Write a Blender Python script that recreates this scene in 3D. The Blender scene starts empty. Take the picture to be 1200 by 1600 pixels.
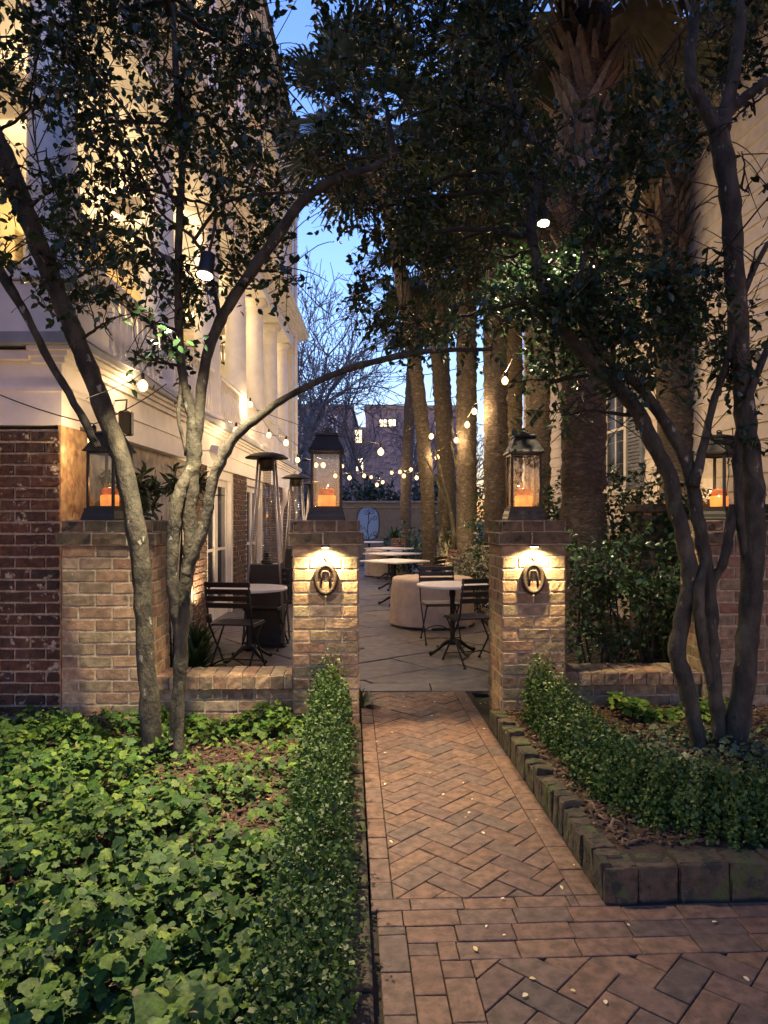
import bpy, math, random
import numpy as np
from mathutils import Vector, Matrix
random.seed(7); rng = np.random.default_rng(7)
S = bpy.context.scene
col = S.collection
rad = math.radians

# ------------------------------------------------------------ camera, sky, exposure
F, CX, HY, H = 1110.0, 600.0, 810.0, 1.45
cd = bpy.data.cameras.new("camera"); cam = bpy.data.objects.new("camera", cd); col.objects.link(cam)
cam.location = (0, 0, H); cam.rotation_euler = (rad(90), 0, 0)
cd.sensor_fit = 'VERTICAL'; cd.sensor_height = 34.6; cd.lens = 34.6 * F / 1600.0
cd.shift_y = (HY - 800) / 1600.0
cd.clip_start = 0.05; cd.clip_end = 2000
S.camera = cam
S.render.resolution_x, S.render.resolution_y = 768, 1024
w = bpy.data.worlds.new("World"); S.world = w; w.use_nodes = True
nt = w.node_tree; bg = nt.nodes['Background']
sky = nt.nodes.new('ShaderNodeTexSky'); sky.sky_type = 'NISHITA'; sky.sun_disc = False
sky.sun_elevation = rad(5); sky.sun_rotation = rad(160); sky.ozone_density = 4.0; sky.dust_density = 0.3; sky.air_density = 1.4
tint = nt.nodes.new('ShaderNodeMix'); tint.data_type = 'RGBA'; tint.blend_type = 'MULTIPLY'; tint.inputs[0].default_value = 1.0
tint.inputs[7].default_value = (1.42, 1.10, 1.52, 1)
nt.links.new(sky.outputs[0], tint.inputs[6]); nt.links.new(tint.outputs[2], bg.inputs[0])
bg.inputs[1].default_value = 0.15
S.view_settings.view_transform = 'Standard'; S.view_settings.look = 'None'
S.view_settings.exposure = 1.9; S.view_settings.gamma = 1
S.cycles.use_denoising = True
S.cycles.max_bounces = 6; S.cycles.transparent_max_bounces = 16
S.cycles.sample_clamp_indirect = 4.0

# ------------------------------------------------------------ helpers
def W(px, py, d):                      # a measured pixel at a distance d in metres -> world point
    return Vector(((px - CX) / F * d, d, H - (py - HY) / F * d))
RX, RY = Vector((0.99894, 0.04596, 0)), Vector((-0.04596, 0.99894, 0))
def P(u, v, z=0.0):                    # gate frame: u across the path, v along it
    return RX * u + RY * v + Vector((0, 0, z))
ORG = {}
def tag(o, label=None, cat=None, group=None, kind=None):
    if label: o['label'] = label
    if cat: o['category'] = cat
    if group: o['group'] = group
    if kind: o['kind'] = kind
    return o
def empty(name, loc, label, cat, group=None):
    o = bpy.data.objects.new(name, None); col.objects.link(o); o.location = loc; o.empty_display_size = .1
    ORG[o.name] = Vector(loc); return tag(o, label, cat, group)
def npmesh(name, V, faces, mats, parent=None, midx=None, smooth=False):
    """faces: list of int arrays (n,k)"""
    V = np.asarray(V, dtype=np.float32).reshape(-1, 3)
    org = ORG.get(parent.name, Vector((0, 0, 0))) if parent else Vector((0, 0, 0))
    V = V - np.array(org, dtype=np.float32)
    me = bpy.data.meshes.new(name)
    me.vertices.add(len(V)); me.vertices.foreach_set('co', V.ravel())
    loops, starts, tot, s = [], [], [], 0
    for f in faces:
        f = np.asarray(f, dtype=np.int32); n, k = f.shape
        loops.append(f.ravel()); starts.append(s + np.arange(n) * k); tot.append(np.full(n, k)); s += n * k
    loops = np.concatenate(loops); starts = np.concatenate(starts); tot = np.concatenate(tot)
    me.loops.add(len(loops)); me.loops.foreach_set('vertex_index', loops.astype(np.int32))
    me.polygons.add(len(starts)); me.polygons.foreach_set('loop_start', starts.astype(np.int32)); me.polygons.foreach_set('loop_total', tot.astype(np.int32))
    if midx is not None: me.polygons.foreach_set('material_index', np.asarray(midx, dtype=np.int32))
    if smooth: me.polygons.foreach_set('use_smooth', np.ones(len(starts), dtype=bool))
    for m in (mats if isinstance(mats, (list, tuple)) else [mats]): me.materials.append(m)
    me.update(calc_edges=True); me.validate()
    o = bpy.data.objects.new(name, me); col.objects.link(o)
    if parent: o.parent = parent; ORG[o.name] = org
    return o
class MB:
    def __init__(s): s.v = []; s.f = []; s.m = []
    def add(s, vs, fs, m=0):
        b = len(s.v); s.v += [tuple(p) for p in vs]; s.f += [tuple(b + i for i in f) for f in fs]; s.m += [m] * len(fs); return s
    def box(s, x0, x1, y0, y1, z0, z1, m=0, T=None, bev=0.0):
        if bev > 0:
            b = min(bev, (x1-x0)/2.01, (y1-y0)/2.01, (z1-z0)/2.01)
            vs = []
            for (z, i) in ((z0, b), (z0+b, 0), (z1-b, 0), (z1, b)):
                # octagon-less chamfer: ring of 8
                X0, X1, Y0, Y1 = x0+i, x1-i, y0+i, y1-i
                c = b if i == 0 else b*0.6
                vs += [(X0+c,Y0,z),(X1-c,Y0,z),(X1,Y0+c,z),(X1,Y1-c,z),(X1-c,Y1,z),(X0+c,Y1,z),(X0,Y1-c,z),(X0,Y0+c,z)]
            fs = [tuple(range(7,-1,-1)), tuple(range(24,32))]
            for r in range(3):
                for k in range(8): fs.append((r*8+k, r*8+(k+1)%8, r*8+8+(k+1)%8, r*8+8+k))
        else:
            vs = [(x0,y0,z0),(x1,y0,z0),(x1,y1,z0),(x0,y1,z0),(x0,y0,z1),(x1,y0,z1),(x1,y1,z1),(x0,y1,z1)]
            fs = [(3,2,1,0),(4,5,6,7),(0,1,5,4),(1,2,6,5),(2,3,7,6),(3,0,4,7)]
        if T: vs = [T(*p) for p in vs]
        return s.add(vs, fs, m)
    def tube(s, pts, rs, n=8, m=0, cap=True, wob=0.0):
        pts = [Vector(p) for p in pts]; rings = []
        if isinstance(rs, (int, float)): rs = [rs] * len(pts)
        up = Vector((0.3, 0.2, 1)); vs = []
        t0 = (pts[1]-pts[0]).normalized()
        a = t0.cross(up if abs(t0.dot(up.normalized())) < .9 else Vector((1, 0, 0))).normalized()
        for i, p in enumerate(pts):
            t = (pts[min(i+1, len(pts)-1)] - pts[max(i-1, 0)])
            t = t.normalized() if t.length > 1e-9 else t0
            a = (a - t * a.dot(t)); a = a.normalized() if a.length > 1e-6 else t.orthogonal().normalized()
            b = t.cross(a)
            for k in range(n):
                an = 2*math.pi*k/n; r = rs[i] * (1 + (random.uniform(-wob, wob) if wob else 0))
                vs.append(p + a*math.cos(an)*r + b*math.sin(an)*r)
        fs = [(i*n+k, i*n+(k+1) % n, (i+1)*n+(k+1) % n, (i+1)*n+k) for i in range(len(pts)-1) for k in range(n)]
        if cap: fs += [tuple(range(n-1, -1, -1)), tuple(range((len(pts)-1)*n, len(pts)*n))]
        return s.add(vs, fs, m)
    def lathe(s, prof, c=(0, 0, 0), n=24, m=0, sx=1, sy=1, rot=0, T=None):
        vs = []
        for (r, z) in prof:
            for k in range(n):
                a = 2*math.pi*k/n + rot; vs.append((c[0]+r*sx*math.cos(a), c[1]+r*sy*math.sin(a), c[2]+z))
        fs = [(i*n+k, i*n+(k+1) % n, (i+1)*n+(k+1) % n, (i+1)*n+k) for i in range(len(prof)-1) for k in range(n)]
        fs += [tuple(range(n-1, -1, -1)), tuple(range((len(prof)-1)*n, len(prof)*n))]
        if T: vs = [T(*p) for p in vs]
        return s.add(vs, fs, m)
    def build(s, name, mats, parent=None, smooth=False):
        org = ORG.get(parent.name, Vector((0, 0, 0))) if parent else Vector((0, 0, 0))
        me = bpy.data.meshes.new(name)
        me.from_pydata([(p[0]-org[0], p[1]-org[1], p[2]-org[2]) for p in s.v], [], s.f)
        me.polygons.foreach_set('material_index', s.m)
        if smooth: me.polygons.foreach_set('use_smooth', [len(f) < 9 for f in s.f])
        for mm in (mats if isinstance(mats, (list, tuple)) else [mats]): me.materials.append(mm)
        me.update()
        o = bpy.data.objects.new(name, me); col.objects.link(o)
        if parent: o.parent = parent; ORG[o.name] = org
        return o
def catmull(pts, sub=4):
    """pts: list of tuples any dim"""
    A = [np.array(p, float) for p in pts]; out = []
    for i in range(len(A)-1):
        p0, p1, p2, p3 = A[max(i-1, 0)], A[i], A[i+1], A[min(i+2, len(A)-1)]
        for k in range(sub):
            t = k/sub
            out.append(.5*((2*p1)+(-p0+p2)*t+(2*p0-5*p1+4*p2-p3)*t*t+(-p0+3*p1-3*p2+p3)*t**3))
    out.append(A[-1]); return out
def copy_tree(o, parent=None):
    c = o.copy(); col.objects.link(c); c.parent = parent
    for ch in list(o.children): copy_tree(ch, c)
    return c

# ------------------------------------------------------------ materials
def N(nt, t, **kw):
    n = nt.nodes.new(t)
    for k, v in kw.items(): setattr(n, k, v)
    return n
def ramp(nt, fac, cols):
    r = N(nt, 'ShaderNodeValToRGB'); e = r.color_ramp.elements
    while len(e) < len(cols): e.new(0.5)
    for i, c in enumerate(cols):
        pos, c = (c[0], c[1]) if isinstance(c[0], (int, float)) and isinstance(c[1], tuple) else (i/(len(cols)-1) if len(cols) > 1 else 0, c)
        e[i].position = pos; e[i].color = (*c, 1)
    nt.links.new(fac, r.inputs[0]); return r.outputs[0]
def mat(name, cols, rough=.7, scale=8, bump=.2, bscale=None, metal=0, island=False, spot=None, transl=0, var=.35, stretch=None, spec=.5, bdist=.01, detail=6):
    """cols: colours over a noise (or over random-per-island); spot=(colour, scale, threshold) adds blotches"""
    m = bpy.data.materials.new(name); m.use_nodes = True; nt = m.node_tree; L = nt.links.new
    b = nt.nodes['Principled BSDF']; b.inputs['Roughness'].default_value = rough; b.inputs['Metallic'].default_value = metal
    b.inputs['Specular IOR Level'].default_value = spec
    tc = N(nt, 'ShaderNodeTexCoord'); vec = tc.outputs['Object']
    if stretch:
        mp = N(nt, 'ShaderNodeMapping'); mp.inputs['Scale'].default_value = stretch; L(vec, mp.inputs[0]); vec = mp.outputs[0]
    nz = N(nt, 'ShaderNodeTexNoise'); nz.inputs['Scale'].default_value = scale; nz.inputs['Detail'].default_value = detail; L(vec, nz.inputs['Vector'])
    if len(cols) == 1: cols = [cols[0], cols[0]]
    if island:
        g = N(nt, 'ShaderNodeNewGeometry'); c = ramp(nt, g.outputs['Random Per Island'], cols)
    else:
        mr = N(nt, 'ShaderNodeMapRange'); mr.inputs[1].default_value = .3; mr.inputs[2].default_value = .7; L(nz.outputs[0], mr.inputs[0]); c = ramp(nt, mr.outputs[0], cols)
    if var > 0:
        mr = N(nt, 'ShaderNodeMapRange'); mr.inputs[1].default_value = .35; mr.inputs[2].default_value = .65
        mr.inputs[3].default_value = 1-var; mr.inputs[4].default_value = 1+var*.5
        nv = N(nt, 'ShaderNodeTexNoise'); nv.inputs['Scale'].default_value = scale*2.3; nv.inputs['Detail'].default_value = 4; L(vec, nv.inputs['Vector'])
        L(nv.outputs[0], mr.inputs[0])
        mx = N(nt, 'ShaderNodeMix', data_type='RGBA', blend_type='MULTIPLY'); mx.inputs[0].default_value = 1
        L(c, mx.inputs[6]); L(mr.outputs[0], mx.inputs[7]); c = mx.outputs[2]
    if spot:
        sps = spot if isinstance(spot, list) else [spot]
        for (sc_, ss, th) in sps:
            ns = N(nt, 'ShaderNodeTexNoise'); ns.inputs['Scale'].default_value = ss; ns.inputs['Detail'].default_value = 8; ns.inputs['Roughness'].default_value = .65; L(vec, ns.inputs['Vector'])
            mr = N(nt, 'ShaderNodeMapRange'); mr.inputs[1].default_value = th; mr.inputs[2].default_value = th+.06; L(ns.outputs[0], mr.inputs[0])
            mx = N(nt, 'ShaderNodeMix', data_type='RGBA'); L(mr.outputs[0], mx.inputs[0]); L(c, mx.inputs[6]); mx.inputs[7].default_value = (*sc_, 1); c = mx.outputs[2]
    L(c, b.inputs['Base Color'])
    if bump > 0:
        nb = N(nt, 'ShaderNodeTexNoise'); nb.inputs['Scale'].default_value = bscale or scale*5; nb.inputs['Detail'].default_value = 6; nb.inputs['Roughness'].default_value = .6; L(vec, nb.inputs['Vector'])
        bp = N(nt, 'ShaderNodeBump'); bp.inputs['Strength'].default_value = bump; bp.inputs['Distance'].default_value = bdist
        L(nb.outputs[0], bp.inputs['Height']); L(bp.outputs[0], b.inputs['Normal'])
    if transl > 0:
        out = nt.nodes['Material Output']; tr = N(nt, 'ShaderNodeBsdfTranslucent'); L(c, tr.inputs[0])
        ms = N(nt, 'ShaderNodeMixShader'); ms.inputs[0].default_value = transl; L(b.outputs[0], ms.inputs[1]); L(tr.outputs[0], ms.inputs[2]); L(ms.outputs[0], out.inputs[0])
    return m
def emit(name, c, s):
    m = bpy.data.materials.new(name); m.use_nodes = True; nt = m.node_tree; b = nt.nodes['Principled BSDF']
    b.inputs['Base Color'].default_value = (*c, 1); b.inputs['Emission Color'].default_value = (*c, 1); b.inputs['Emission Strength'].default_value = s
    return m
def glassmat(name, tintc=(1, 1, 1), gl=.08):
    m = bpy.data.materials.new(name); m.use_nodes = True; nt = m.node_tree
    t = N(nt, 'ShaderNodeBsdfTransparent'); t.inputs[0].default_value = (*tintc, 1); g = N(nt, 'ShaderNodeBsdfGlossy'); g.inputs['Roughness'].default_value = .03
    x = N(nt, 'ShaderNodeMixShader'); x.inputs[0].default_value = gl; nt.links.new(t.outputs[0], x.inputs[1]); nt.links.new(g.outputs[0], x.inputs[2])
    nt.links.new(x.outputs[0], nt.nodes['Material Output'].inputs[0]); return m
def bulbmat(name, c, s, mix=.45):
    m = bpy.data.materials.new(name); m.use_nodes = True; nt = m.node_tree
    t = N(nt, 'ShaderNodeBsdfTransparent'); e = N(nt, 'ShaderNodeEmission'); e.inputs[0].default_value = (*c, 1); e.inputs[1].default_value = s
    x = N(nt, 'ShaderNodeMixShader'); x.inputs[0].default_value = mix; nt.links.new(t.outputs[0], x.inputs[1]); nt.links.new(e.outputs[0], x.inputs[2])
    nt.links.new(x.outputs[0], nt.nodes['Material Output'].inputs[0]); return m
M = dict(
 pier=mat('old_brick', [(.34,.235,.14),(.27,.17,.10),(.18,.13,.085),(.33,.25,.16),(.23,.125,.08),(.22,.18,.11),(.15,.10,.07)], .85, 9, .55, 55, island=True, spot=[((.09,.085,.055), 6, .63), ((.44,.38,.28), 15, .66), ((.06,.05,.04), 21, .67)], bdist=.012),
 capb=mat('mossy_brick', [(.12,.09,.06),(.16,.11,.07),(.09,.08,.05),(.14,.13,.07)], .9, 9, .9, 40, island=True, spot=[((.06,.07,.03), 13, .60), ((.03,.03,.025), 9, .56)], bdist=.008),
 mortar=mat('mortar', [(.46,.40,.29),(.34,.29,.21)], .95, 20, .6, 90),
 redb=mat('dark_red_brick', [(.065,.032,.024),(.09,.042,.03),(.045,.028,.024),(.11,.052,.034),(.035,.026,.024)], .9, 10, .7, 45, island=True, spot=[((.40,.34,.27), 13, .585), ((.025,.02,.018), 7, .60)]),
 mortarw=mat('pale_mortar', [(.42,.37,.30),(.30,.26,.21)], .95, 20, .5, 90),
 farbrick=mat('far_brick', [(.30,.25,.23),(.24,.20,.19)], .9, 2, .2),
 path=mat('path_brick', [(.150,.080,.055),(.125,.066,.049),(.165,.092,.063),(.105,.060,.052),(.138,.080,.063),(.080,.054,.050)], .7, 10, .8, 90, island=True, spot=[((.075,.045,.035), 8, .60), ((.21,.145,.105), 26, .67), ((.04,.03,.025), 45, .69)], bdist=.006, var=.45),
 joint=mat('joint_soil', [(.035,.028,.02),(.02,.018,.014)], 1, 30, .5),
 kerb=mat('mossy_kerb', [(.065,.048,.032),(.052,.042,.028),(.08,.054,.034),(.042,.035,.025)], .95, 9, 1, 40, island=True, spot=[((.05,.062,.02), 9, .52), ((.022,.022,.016), 10, .54)], bdist=.014),
 flag=mat('flagstone', [(.115,.105,.11),(.14,.122,.12),(.095,.092,.105),(.125,.107,.097)], .62, 4, .4, 30, island=True, spot=[((.07,.065,.07), 3, .58)], bdist=.006),
 stone=mat('kerbstone', [(.30,.26,.20),(.24,.21,.16)], .8, 6, .4),
 soil=mat('soil', [(.05,.03,.02),(.03,.02,.014)], 1, 12, .8, 40),
 chip=mat('bark_chip', [(.075,.035,.02),(.05,.026,.017),(.12,.06,.035),(.035,.022,.016),(.20,.13,.08)], .9, 20, .3, island=True),
 ground=mat('ground', [(.05,.05,.03),(.03,.035,.02)], 1, 3, .5),
 bark=mat('smooth_bark', [(.070,.062,.042),(.038,.035,.025),(.10,.088,.058)], .85, 6, 1.0, 34, spot=[((.30,.29,.24), 16, .63), ((.06,.07,.035), 5, .60), ((.04,.032,.025), 22, .66)], stretch=(1, 1, .55), bdist=.02, var=.55),
 twig=mat('twig', [(.030,.026,.020)], .9, 10, 0),
 palm=mat('palm_bark', [(.125,.10,.078),(.07,.058,.046),(.17,.14,.11)], .95, 9, 1, 26, stretch=(1, 1, 2.2), bdist=.03, spot=((.05,.04,.03), 13, .60)),
 boot=mat('palm_boot', [(.17,.12,.085),(.11,.085,.07),(.24,.20,.17),(.09,.075,.07),(.15,.085,.05)], .85, 12, .5, island=True),
 leaf=mat('glossy_leaf', [(.018,.042,.022),(.024,.055,.024),(.014,.034,.024),(.036,.075,.024),(.020,.045,.020)], .30, 5, 0, island=True, transl=.22, var=.2),
 ivy=mat('ivy_leaf', [(.022,.065,.014),(.045,.12,.018),(.016,.045,.018),(.10,.18,.02),(.030,.08,.018),(.15,.22,.03),(.020,.055,.020)], .6, 30, .25, 60, island=True, transl=.12, var=.4, spec=.25, spot=[((.10,.19,.025), 3.2, .60), ((.014,.034,.014), 2.6, .60)]),
 ivy2=mat('variegated_leaf', [(.05,.09,.045),(.16,.20,.11),(.04,.075,.04),(.10,.14,.07)], .5, 30, 0, island=True, transl=.1, var=.4),
 box=mat('box_leaf', [(.028,.065,.016),(.055,.115,.022),(.020,.048,.016),(.095,.16,.03)], .5, 10, 0, island=True, transl=.15, var=.2, spec=.3),
 shrub=mat('shrub_leaf', [(.03,.07,.028),(.05,.10,.035),(.02,.05,.025)], .28, 10, 0, island=True, transl=.12, var=.2),
 dark=mat('dark_leaf', [(.018,.035,.016),(.028,.05,.022),(.04,.06,.025)], .5, 10, 0, island=True, transl=.12, var=.2),
 white_leaf=mat('white_flower', [(.65,.62,.50),(.10,.16,.06),(.55,.52,.40),(.06,.11,.04)], .6, 10, 0, island=True, var=.1),
 frond=mat('palm_frond', [(.03,.05,.028),(.045,.07,.035),(.022,.038,.024),(.06,.08,.04)], .45, 4, 0, island=True, transl=.15, var=.2),
 dead=mat('dead_frond', [(.085,.07,.05),(.06,.05,.04)], .8, 4, 0, island=True, transl=.15),
 bare=mat('bare_bark', [(.16,.14,.14),(.11,.10,.11)], .9, 3, .2),
 white=mat('white_paint', [(.74,.72,.70),(.66,.64,.62)], .55, 3, .12, 40, var=.08),
 deckp=mat('grey_paint', [(.30,.32,.36),(.24,.26,.30)], .6, 4, .1, var=.15),
 cream=mat('cream_wall', [(.70,.55,.30),(.66,.50,.27)], .75, 2, .1, var=.08),
 plaster=mat('worn_plaster', [(.50,.36,.20),(.36,.22,.12),(.58,.46,.30)], .9, 7, .7, 25, spot=((.20,.09,.05), 9, .60)),
 stucco=mat('stucco', [(.50,.47,.42),(.42,.40,.37)], .9, 4, .3, 60),
 tan=mat('tan_stucco', [(.23,.17,.11),(.19,.14,.09)], .9, 3, .3, 40, var=.12),
 clap=mat('clapboard', [(.70,.64,.60),(.62,.57,.54)], .6, 4, .15, 30, var=.1),
 roof=mat('roof_slate', [(.08,.08,.09),(.05,.05,.06)], .7, 5, .3),
 black=mat('black_metal', [(.010,.010,.010),(.018,.017,.016)], .5, 20, .12, spec=.5, var=.2),
 iron=mat('rusty_iron', [(.022,.017,.014),(.045,.025,.017)], .65, 25, .4, metal=.3),
 steel=mat('steel', [(.55,.52,.48),(.48,.46,.43)], .32, 6, .05, metal=.9, var=.1),
 wood=mat('dark_slat', [(.022,.019,.018),(.035,.028,.025)], .45, 6, .2, 30, var=.3),
 redwood=mat('red_slat', [(.20,.08,.05),(.15,.06,.04)], .5, 6, .2, 30, var=.3),
 marble=mat('table_stone', [(.85,.83,.82),(.76,.75,.75)], .3, 4, 0, var=.06),
 cover=mat('canvas', [(.62,.51,.42),(.55,.45,.37)], .85, 5, .3, 60, var=.12),
 wax=emit('candle_glow', (1.0, .30, .06), .32), waxtop=mat('candle_wax', [(.75,.42,.22),(.65,.32,.16)], .5, 10, 0, transl=.5, var=.1),
 flame=emit('candle_flame', (1.0, .62, .2), 6.0),
 bulb=bulbmat('bulb_glow', (1.0, .50, .15), 2.6, .6), lampface=emit('lamp_face', (1.0, .80, .50), 9.0),
 winlit=emit('lit_window', (1.0, .78, .42), 1.3), winred=emit('red_lamp', (1.0, .18, .10), 1.6),
 glass=glassmat('clear_glass', (.97, .96, .94), .035), tube=glassmat('heater_glass', (.85, .83, .8), .25),
 pane=mat('dark_pane', [(.03,.035,.05),(.05,.05,.06)], .08, 2, 0, var=.2),
 shutter=mat('shutter', [(.16,.19,.25),(.13,.15,.2)], .6, 3, 0),
 frost=mat('frosted_pane', [(.85,.87,.9)], .5, 3, 0, transl=.85, var=0),
 dry=mat('dry_leaf', [(.30,.22,.04),(.14,.08,.04),(.22,.20,.05),(.10,.06,.035)], .7, 9, 0, island=True),
 petal=mat('petal', [(.75,.68,.6),(.55,.42,.15),(.7,.6,.45)], .6, 3, 0, island=True, var=0),
)
_c = M['wax'].node_tree; _n = N(_c, 'ShaderNodeTexNoise'); _n.inputs['Scale'].default_value = 14; _m = N(_c, 'ShaderNodeMapRange'); _m.inputs[1].default_value = .35; _m.inputs[2].default_value = .65; _m.inputs[3].default_value = .14; _m.inputs[4].default_value = .40
_t = N(_c, 'ShaderNodeTexCoord'); _c.links.new(_t.outputs['Object'], _n.inputs['Vector']); _c.links.new(_n.outputs[0], _m.inputs[0]); _c.links.new(_m.outputs[0], _c.nodes['Principled BSDF'].inputs['Emission Strength'])

def lamp(name, loc, watts, colr=(1, .66, .34), r=.03, spot=None, aim=None, parent=None, blend=.5):
    l = bpy.data.lights.new(name, 'SPOT' if spot else 'POINT'); l.energy = watts; l.color = colr; l.shadow_soft_size = r
    o = bpy.data.objects.new(name, l); col.objects.link(o); loc = Vector(loc)
    if spot:
        l.spot_size = rad(spot); l.spot_blend = blend
        o.rotation_euler = (Vector(aim) - loc).to_track_quat('-Z', 'Y').to_euler()
    if parent:
        o.parent = parent; o.location = loc - ORG[parent.name]
    else: o.location = loc
    return o

# ------------------------------------------------------------ brickwork
def brick(mb, o, U, Vv, Nn, w_, h_, dep, m=0, rough=.0035, nx=6, nz=4):
    nx, nz = max(nx, 4), max(nz, 4)
    """a worn brick face at o (lower left), along U and Vv, facing Nn, reaching back dep"""
    vs = []; tilt = (random.uniform(-.0015, .0015), random.uniform(-.001, .001)); out = random.uniform(.002, .006)
    for j in range(nz+1):
        for i in range(nx+1):
            tx_, tz_ = .0045/w_, .0045/h_
            a = 0 if i == 0 else 1 if i == nx else tx_+(1-2*tx_)*(i-1)/(nx-2); b = 0 if j == 0 else 1 if j == nz else tz_+(1-2*tz_)*(j-1)/(nz-2)
            e = 0.0
            if i in (0, nx): e -= .0035
            if j in (0, nz): e -= .0035
            ja = (random.uniform(-1, 1)*.0020, random.uniform(-1, 1)*.0016)
            vs.append(o + U*(a*w_+ja[0]) + Vv*(b*h_+ja[1]) + Nn*(e + out + random.uniform(-1, 1)*rough + tilt[0]*(a-.5)*2 + tilt[1]*(b-.5)*2))
    k = nx+1; fs = [(j*k+i, j*k+i+1, (j+1)*k+i+1, (j+1)*k+i) for j in range(nz) for i in range(nx)]
    base = len(vs)
    per = [(i, 0) for i in range(nx+1)] + [(nx, j) for j in range(1, nz+1)] + [(i, nz) for i in range(nx-1, -1, -1)] + [(0, j) for j in range(nz-1, 0, -1)]
    for (i, j) in per: vs.append(vs[j*(nx+1)+i] - Nn*dep)
    n = len(per)
    for q in range(n):
        i, j = per[q]; i2, j2 = per[(q+1) % n]
        fs.append((base+q, base+(q+1) % n, j2*k+i2, j*k+i))
    mb.add(vs, fs, m)
def brickface(mb, o, U, Nn, width, z0, ncourse, pitch=.0825, L=.2235, m=0, gap=.0125, rough=.0012, shift=0, dep=.03):
    Z = Vector((0, 0, 1))
    for c in range(ncourse):
        xs = [0.0]; x = L if (c+shift) % 2 == 0 else L/2
        while x < width - L*.3: xs.append(x); x += L
        xs.append(width)
        for a, b in zip(xs[:-1], xs[1:]):
            j = random.uniform(-.002, .002)
            brick(mb, o + U*(a+gap/2) + Z*(z0+c*pitch+gap/2+j), U, Z, Nn, b-a-gap, pitch-gap, dep, m, rough)
def brickblock(mb, u0, u1, v0, v1, z0, nc, T, mb_m=0, mort=1, pitch=.0825, L=.2235, sides='fblr', rough=.0016):
    """four faces of brick round a mortar core; T(u,v,z)->world"""
    O = T(0, 0, 0); Ud = T(1, 0, 0)-O; Vd = T(0, 1, 0)-O
    i = .0035; mb.box(u0+i, u1-i, v0+i, v1-i, z0, z0+nc*pitch-.004, mort, T)
    if 'f' in sides: brickface(mb, T(u0, v0, 0), Ud, -Vd, u1-u0, z0, nc, pitch, L, mb_m, rough=rough)
    if 'b' in sides: brickface(mb, T(u1, v1, 0), -Ud, Vd, u1-u0, z0, nc, pitch, L, mb_m, rough=rough)
    if 'r' in sides: brickface(mb, T(u1, v0, 0), Vd, Ud, v1-v0, z0, nc, pitch, L, mb_m, shift=1, rough=rough)
    if 'l' in sides: brickface(mb, T(u0, v1, 0), -Vd, -Ud, v1-v0, z0, nc, pitch, L, mb_m, shift=1, rough=rough)

def clip(poly, x0, x1, y0, y1):
    for ax, lim, sgn in ((0, x0, 1), (0, x1, -1), (1, y0, 1), (1, y1, -1)):
        out = []
        for i in range(len(poly)):
            a, b = poly[i-1], poly[i]
            ia, ib = (a[ax]-lim)*sgn >= 0, (b[ax]-lim)*sgn >= 0
            if ia != ib:
                t = (lim-a[ax])/(b[ax]-a[ax]); out.append((a[0]+(b[0]-a[0])*t, a[1]+(b[1]-a[1])*t))
            if ib: out.append(b)
        poly = out
        if len(poly) < 3: return []
    return poly
def area(p): return abs(sum(p[i-1][0]*p[i][1]-p[i][0]*p[i-1][1] for i in range(len(p))))/2
def tile(mb, poly, T, ztop, gap=.0021, bev=.0026, th=.03, m=0, jit=.0018):
    if len(poly) < 3 or area(poly) < .0009: return
    # remove duplicates
    q = [p for i, p in enumerate(poly) if math.hypot(p[0]-poly[i-1][0], p[1]-poly[i-1][1]) > .004]
    if len(q) < 3: return
    s = sum(q[i-1][0]*q[i][1]-q[i][0]*q[i-1][1] for i in range(len(q)))
    if s < 0: q = q[::-1]
    n = len(q)
    def inset(d):
        out = []
        for i in range(n):
            p0, p1, p2 = q[i-1], q[i], q[(i+1) % n]
            e1 = (p1[0]-p0[0], p1[1]-p0[1]); e2 = (p2[0]-p1[0], p2[1]-p1[1])
            l1, l2 = math.hypot(*e1), math.hypot(*e2)
            n1 = (-e1[1]/l1, e1[0]/l1); n2 = (-e2[1]/l2, e2[0]/l2)
            k = 1+n1[0]*n2[0]+n1[1]*n2[1]; k = max(k, .35)
            out.append((p1[0]+(n1[0]+n2[0])/k*d, p1[1]+(n1[1]+n2[1])/k*d))
        return out
    a, b = inset(gap), inset(gap+bev); z = ztop+random.uniform(-jit, jit)
    tx, ty = random.uniform(-.012, .012), random.uniform(-.012, .012); cx = sum(p[0] for p in q)/n; cy = sum(p[1] for p in q)/n
    zz = lambda p: z+(p[0]-cx)*tx+(p[1]-cy)*ty
    vs = [T(p[0], p[1], ztop-th) for p in a]+[T(p[0], p[1], zz(p)-bev*.8) for p in a]+[T(p[0], p[1], zz(p)) for p in b]
    fs = [tuple(range(2*n, 3*n))]
    for r in range(2):
        for i in range(n): fs.append((r*n+i, r*n+(i+1) % n, (r+1)*n+(i+1) % n, (r+1)*n+i))
    mb.add(vs, fs, m)

# ------------------------------------------------------------ leaves
LEAF_V = np.array([(0,0,0),(.26,.30,.06),(.27,.62,.05),(0,1,-.10),(-.27,.62,.05),(-.26,.30,.06),(0,.33,0),(0,.66,-.02)], float)
LEAF_T = np.array([(0,1,6),(2,3,7),(3,4,7),(5,0,6)]); LEAF_Q = np.array([(1,2,7,6),(4,5,6,7)])
SM_V = np.array([(0,0,0),(.32,.5,.06),(0,1,0),(-.32,.5,.06)], float); SM_T = np.array([(0,1,2),(0,2,3)]); 
IVY_V = np.array([(0,.15,0),(0,-.05,0),(.34,-.08,.03),(.50,.16,-.05),(.40,.32,.02),(.42,.58,-.05),(.25,.66,.02),(0,.95,-.10),(-.25,.66,.02),(-.42,.58,-.05),(-.40,.32,.02),(-.50,.16,-.05),(-.34,-.08,.03)], float)
IVY_T = np.array([(0,i,i+1) for i in range(1,12)]+[(0,12,1)])
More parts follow.
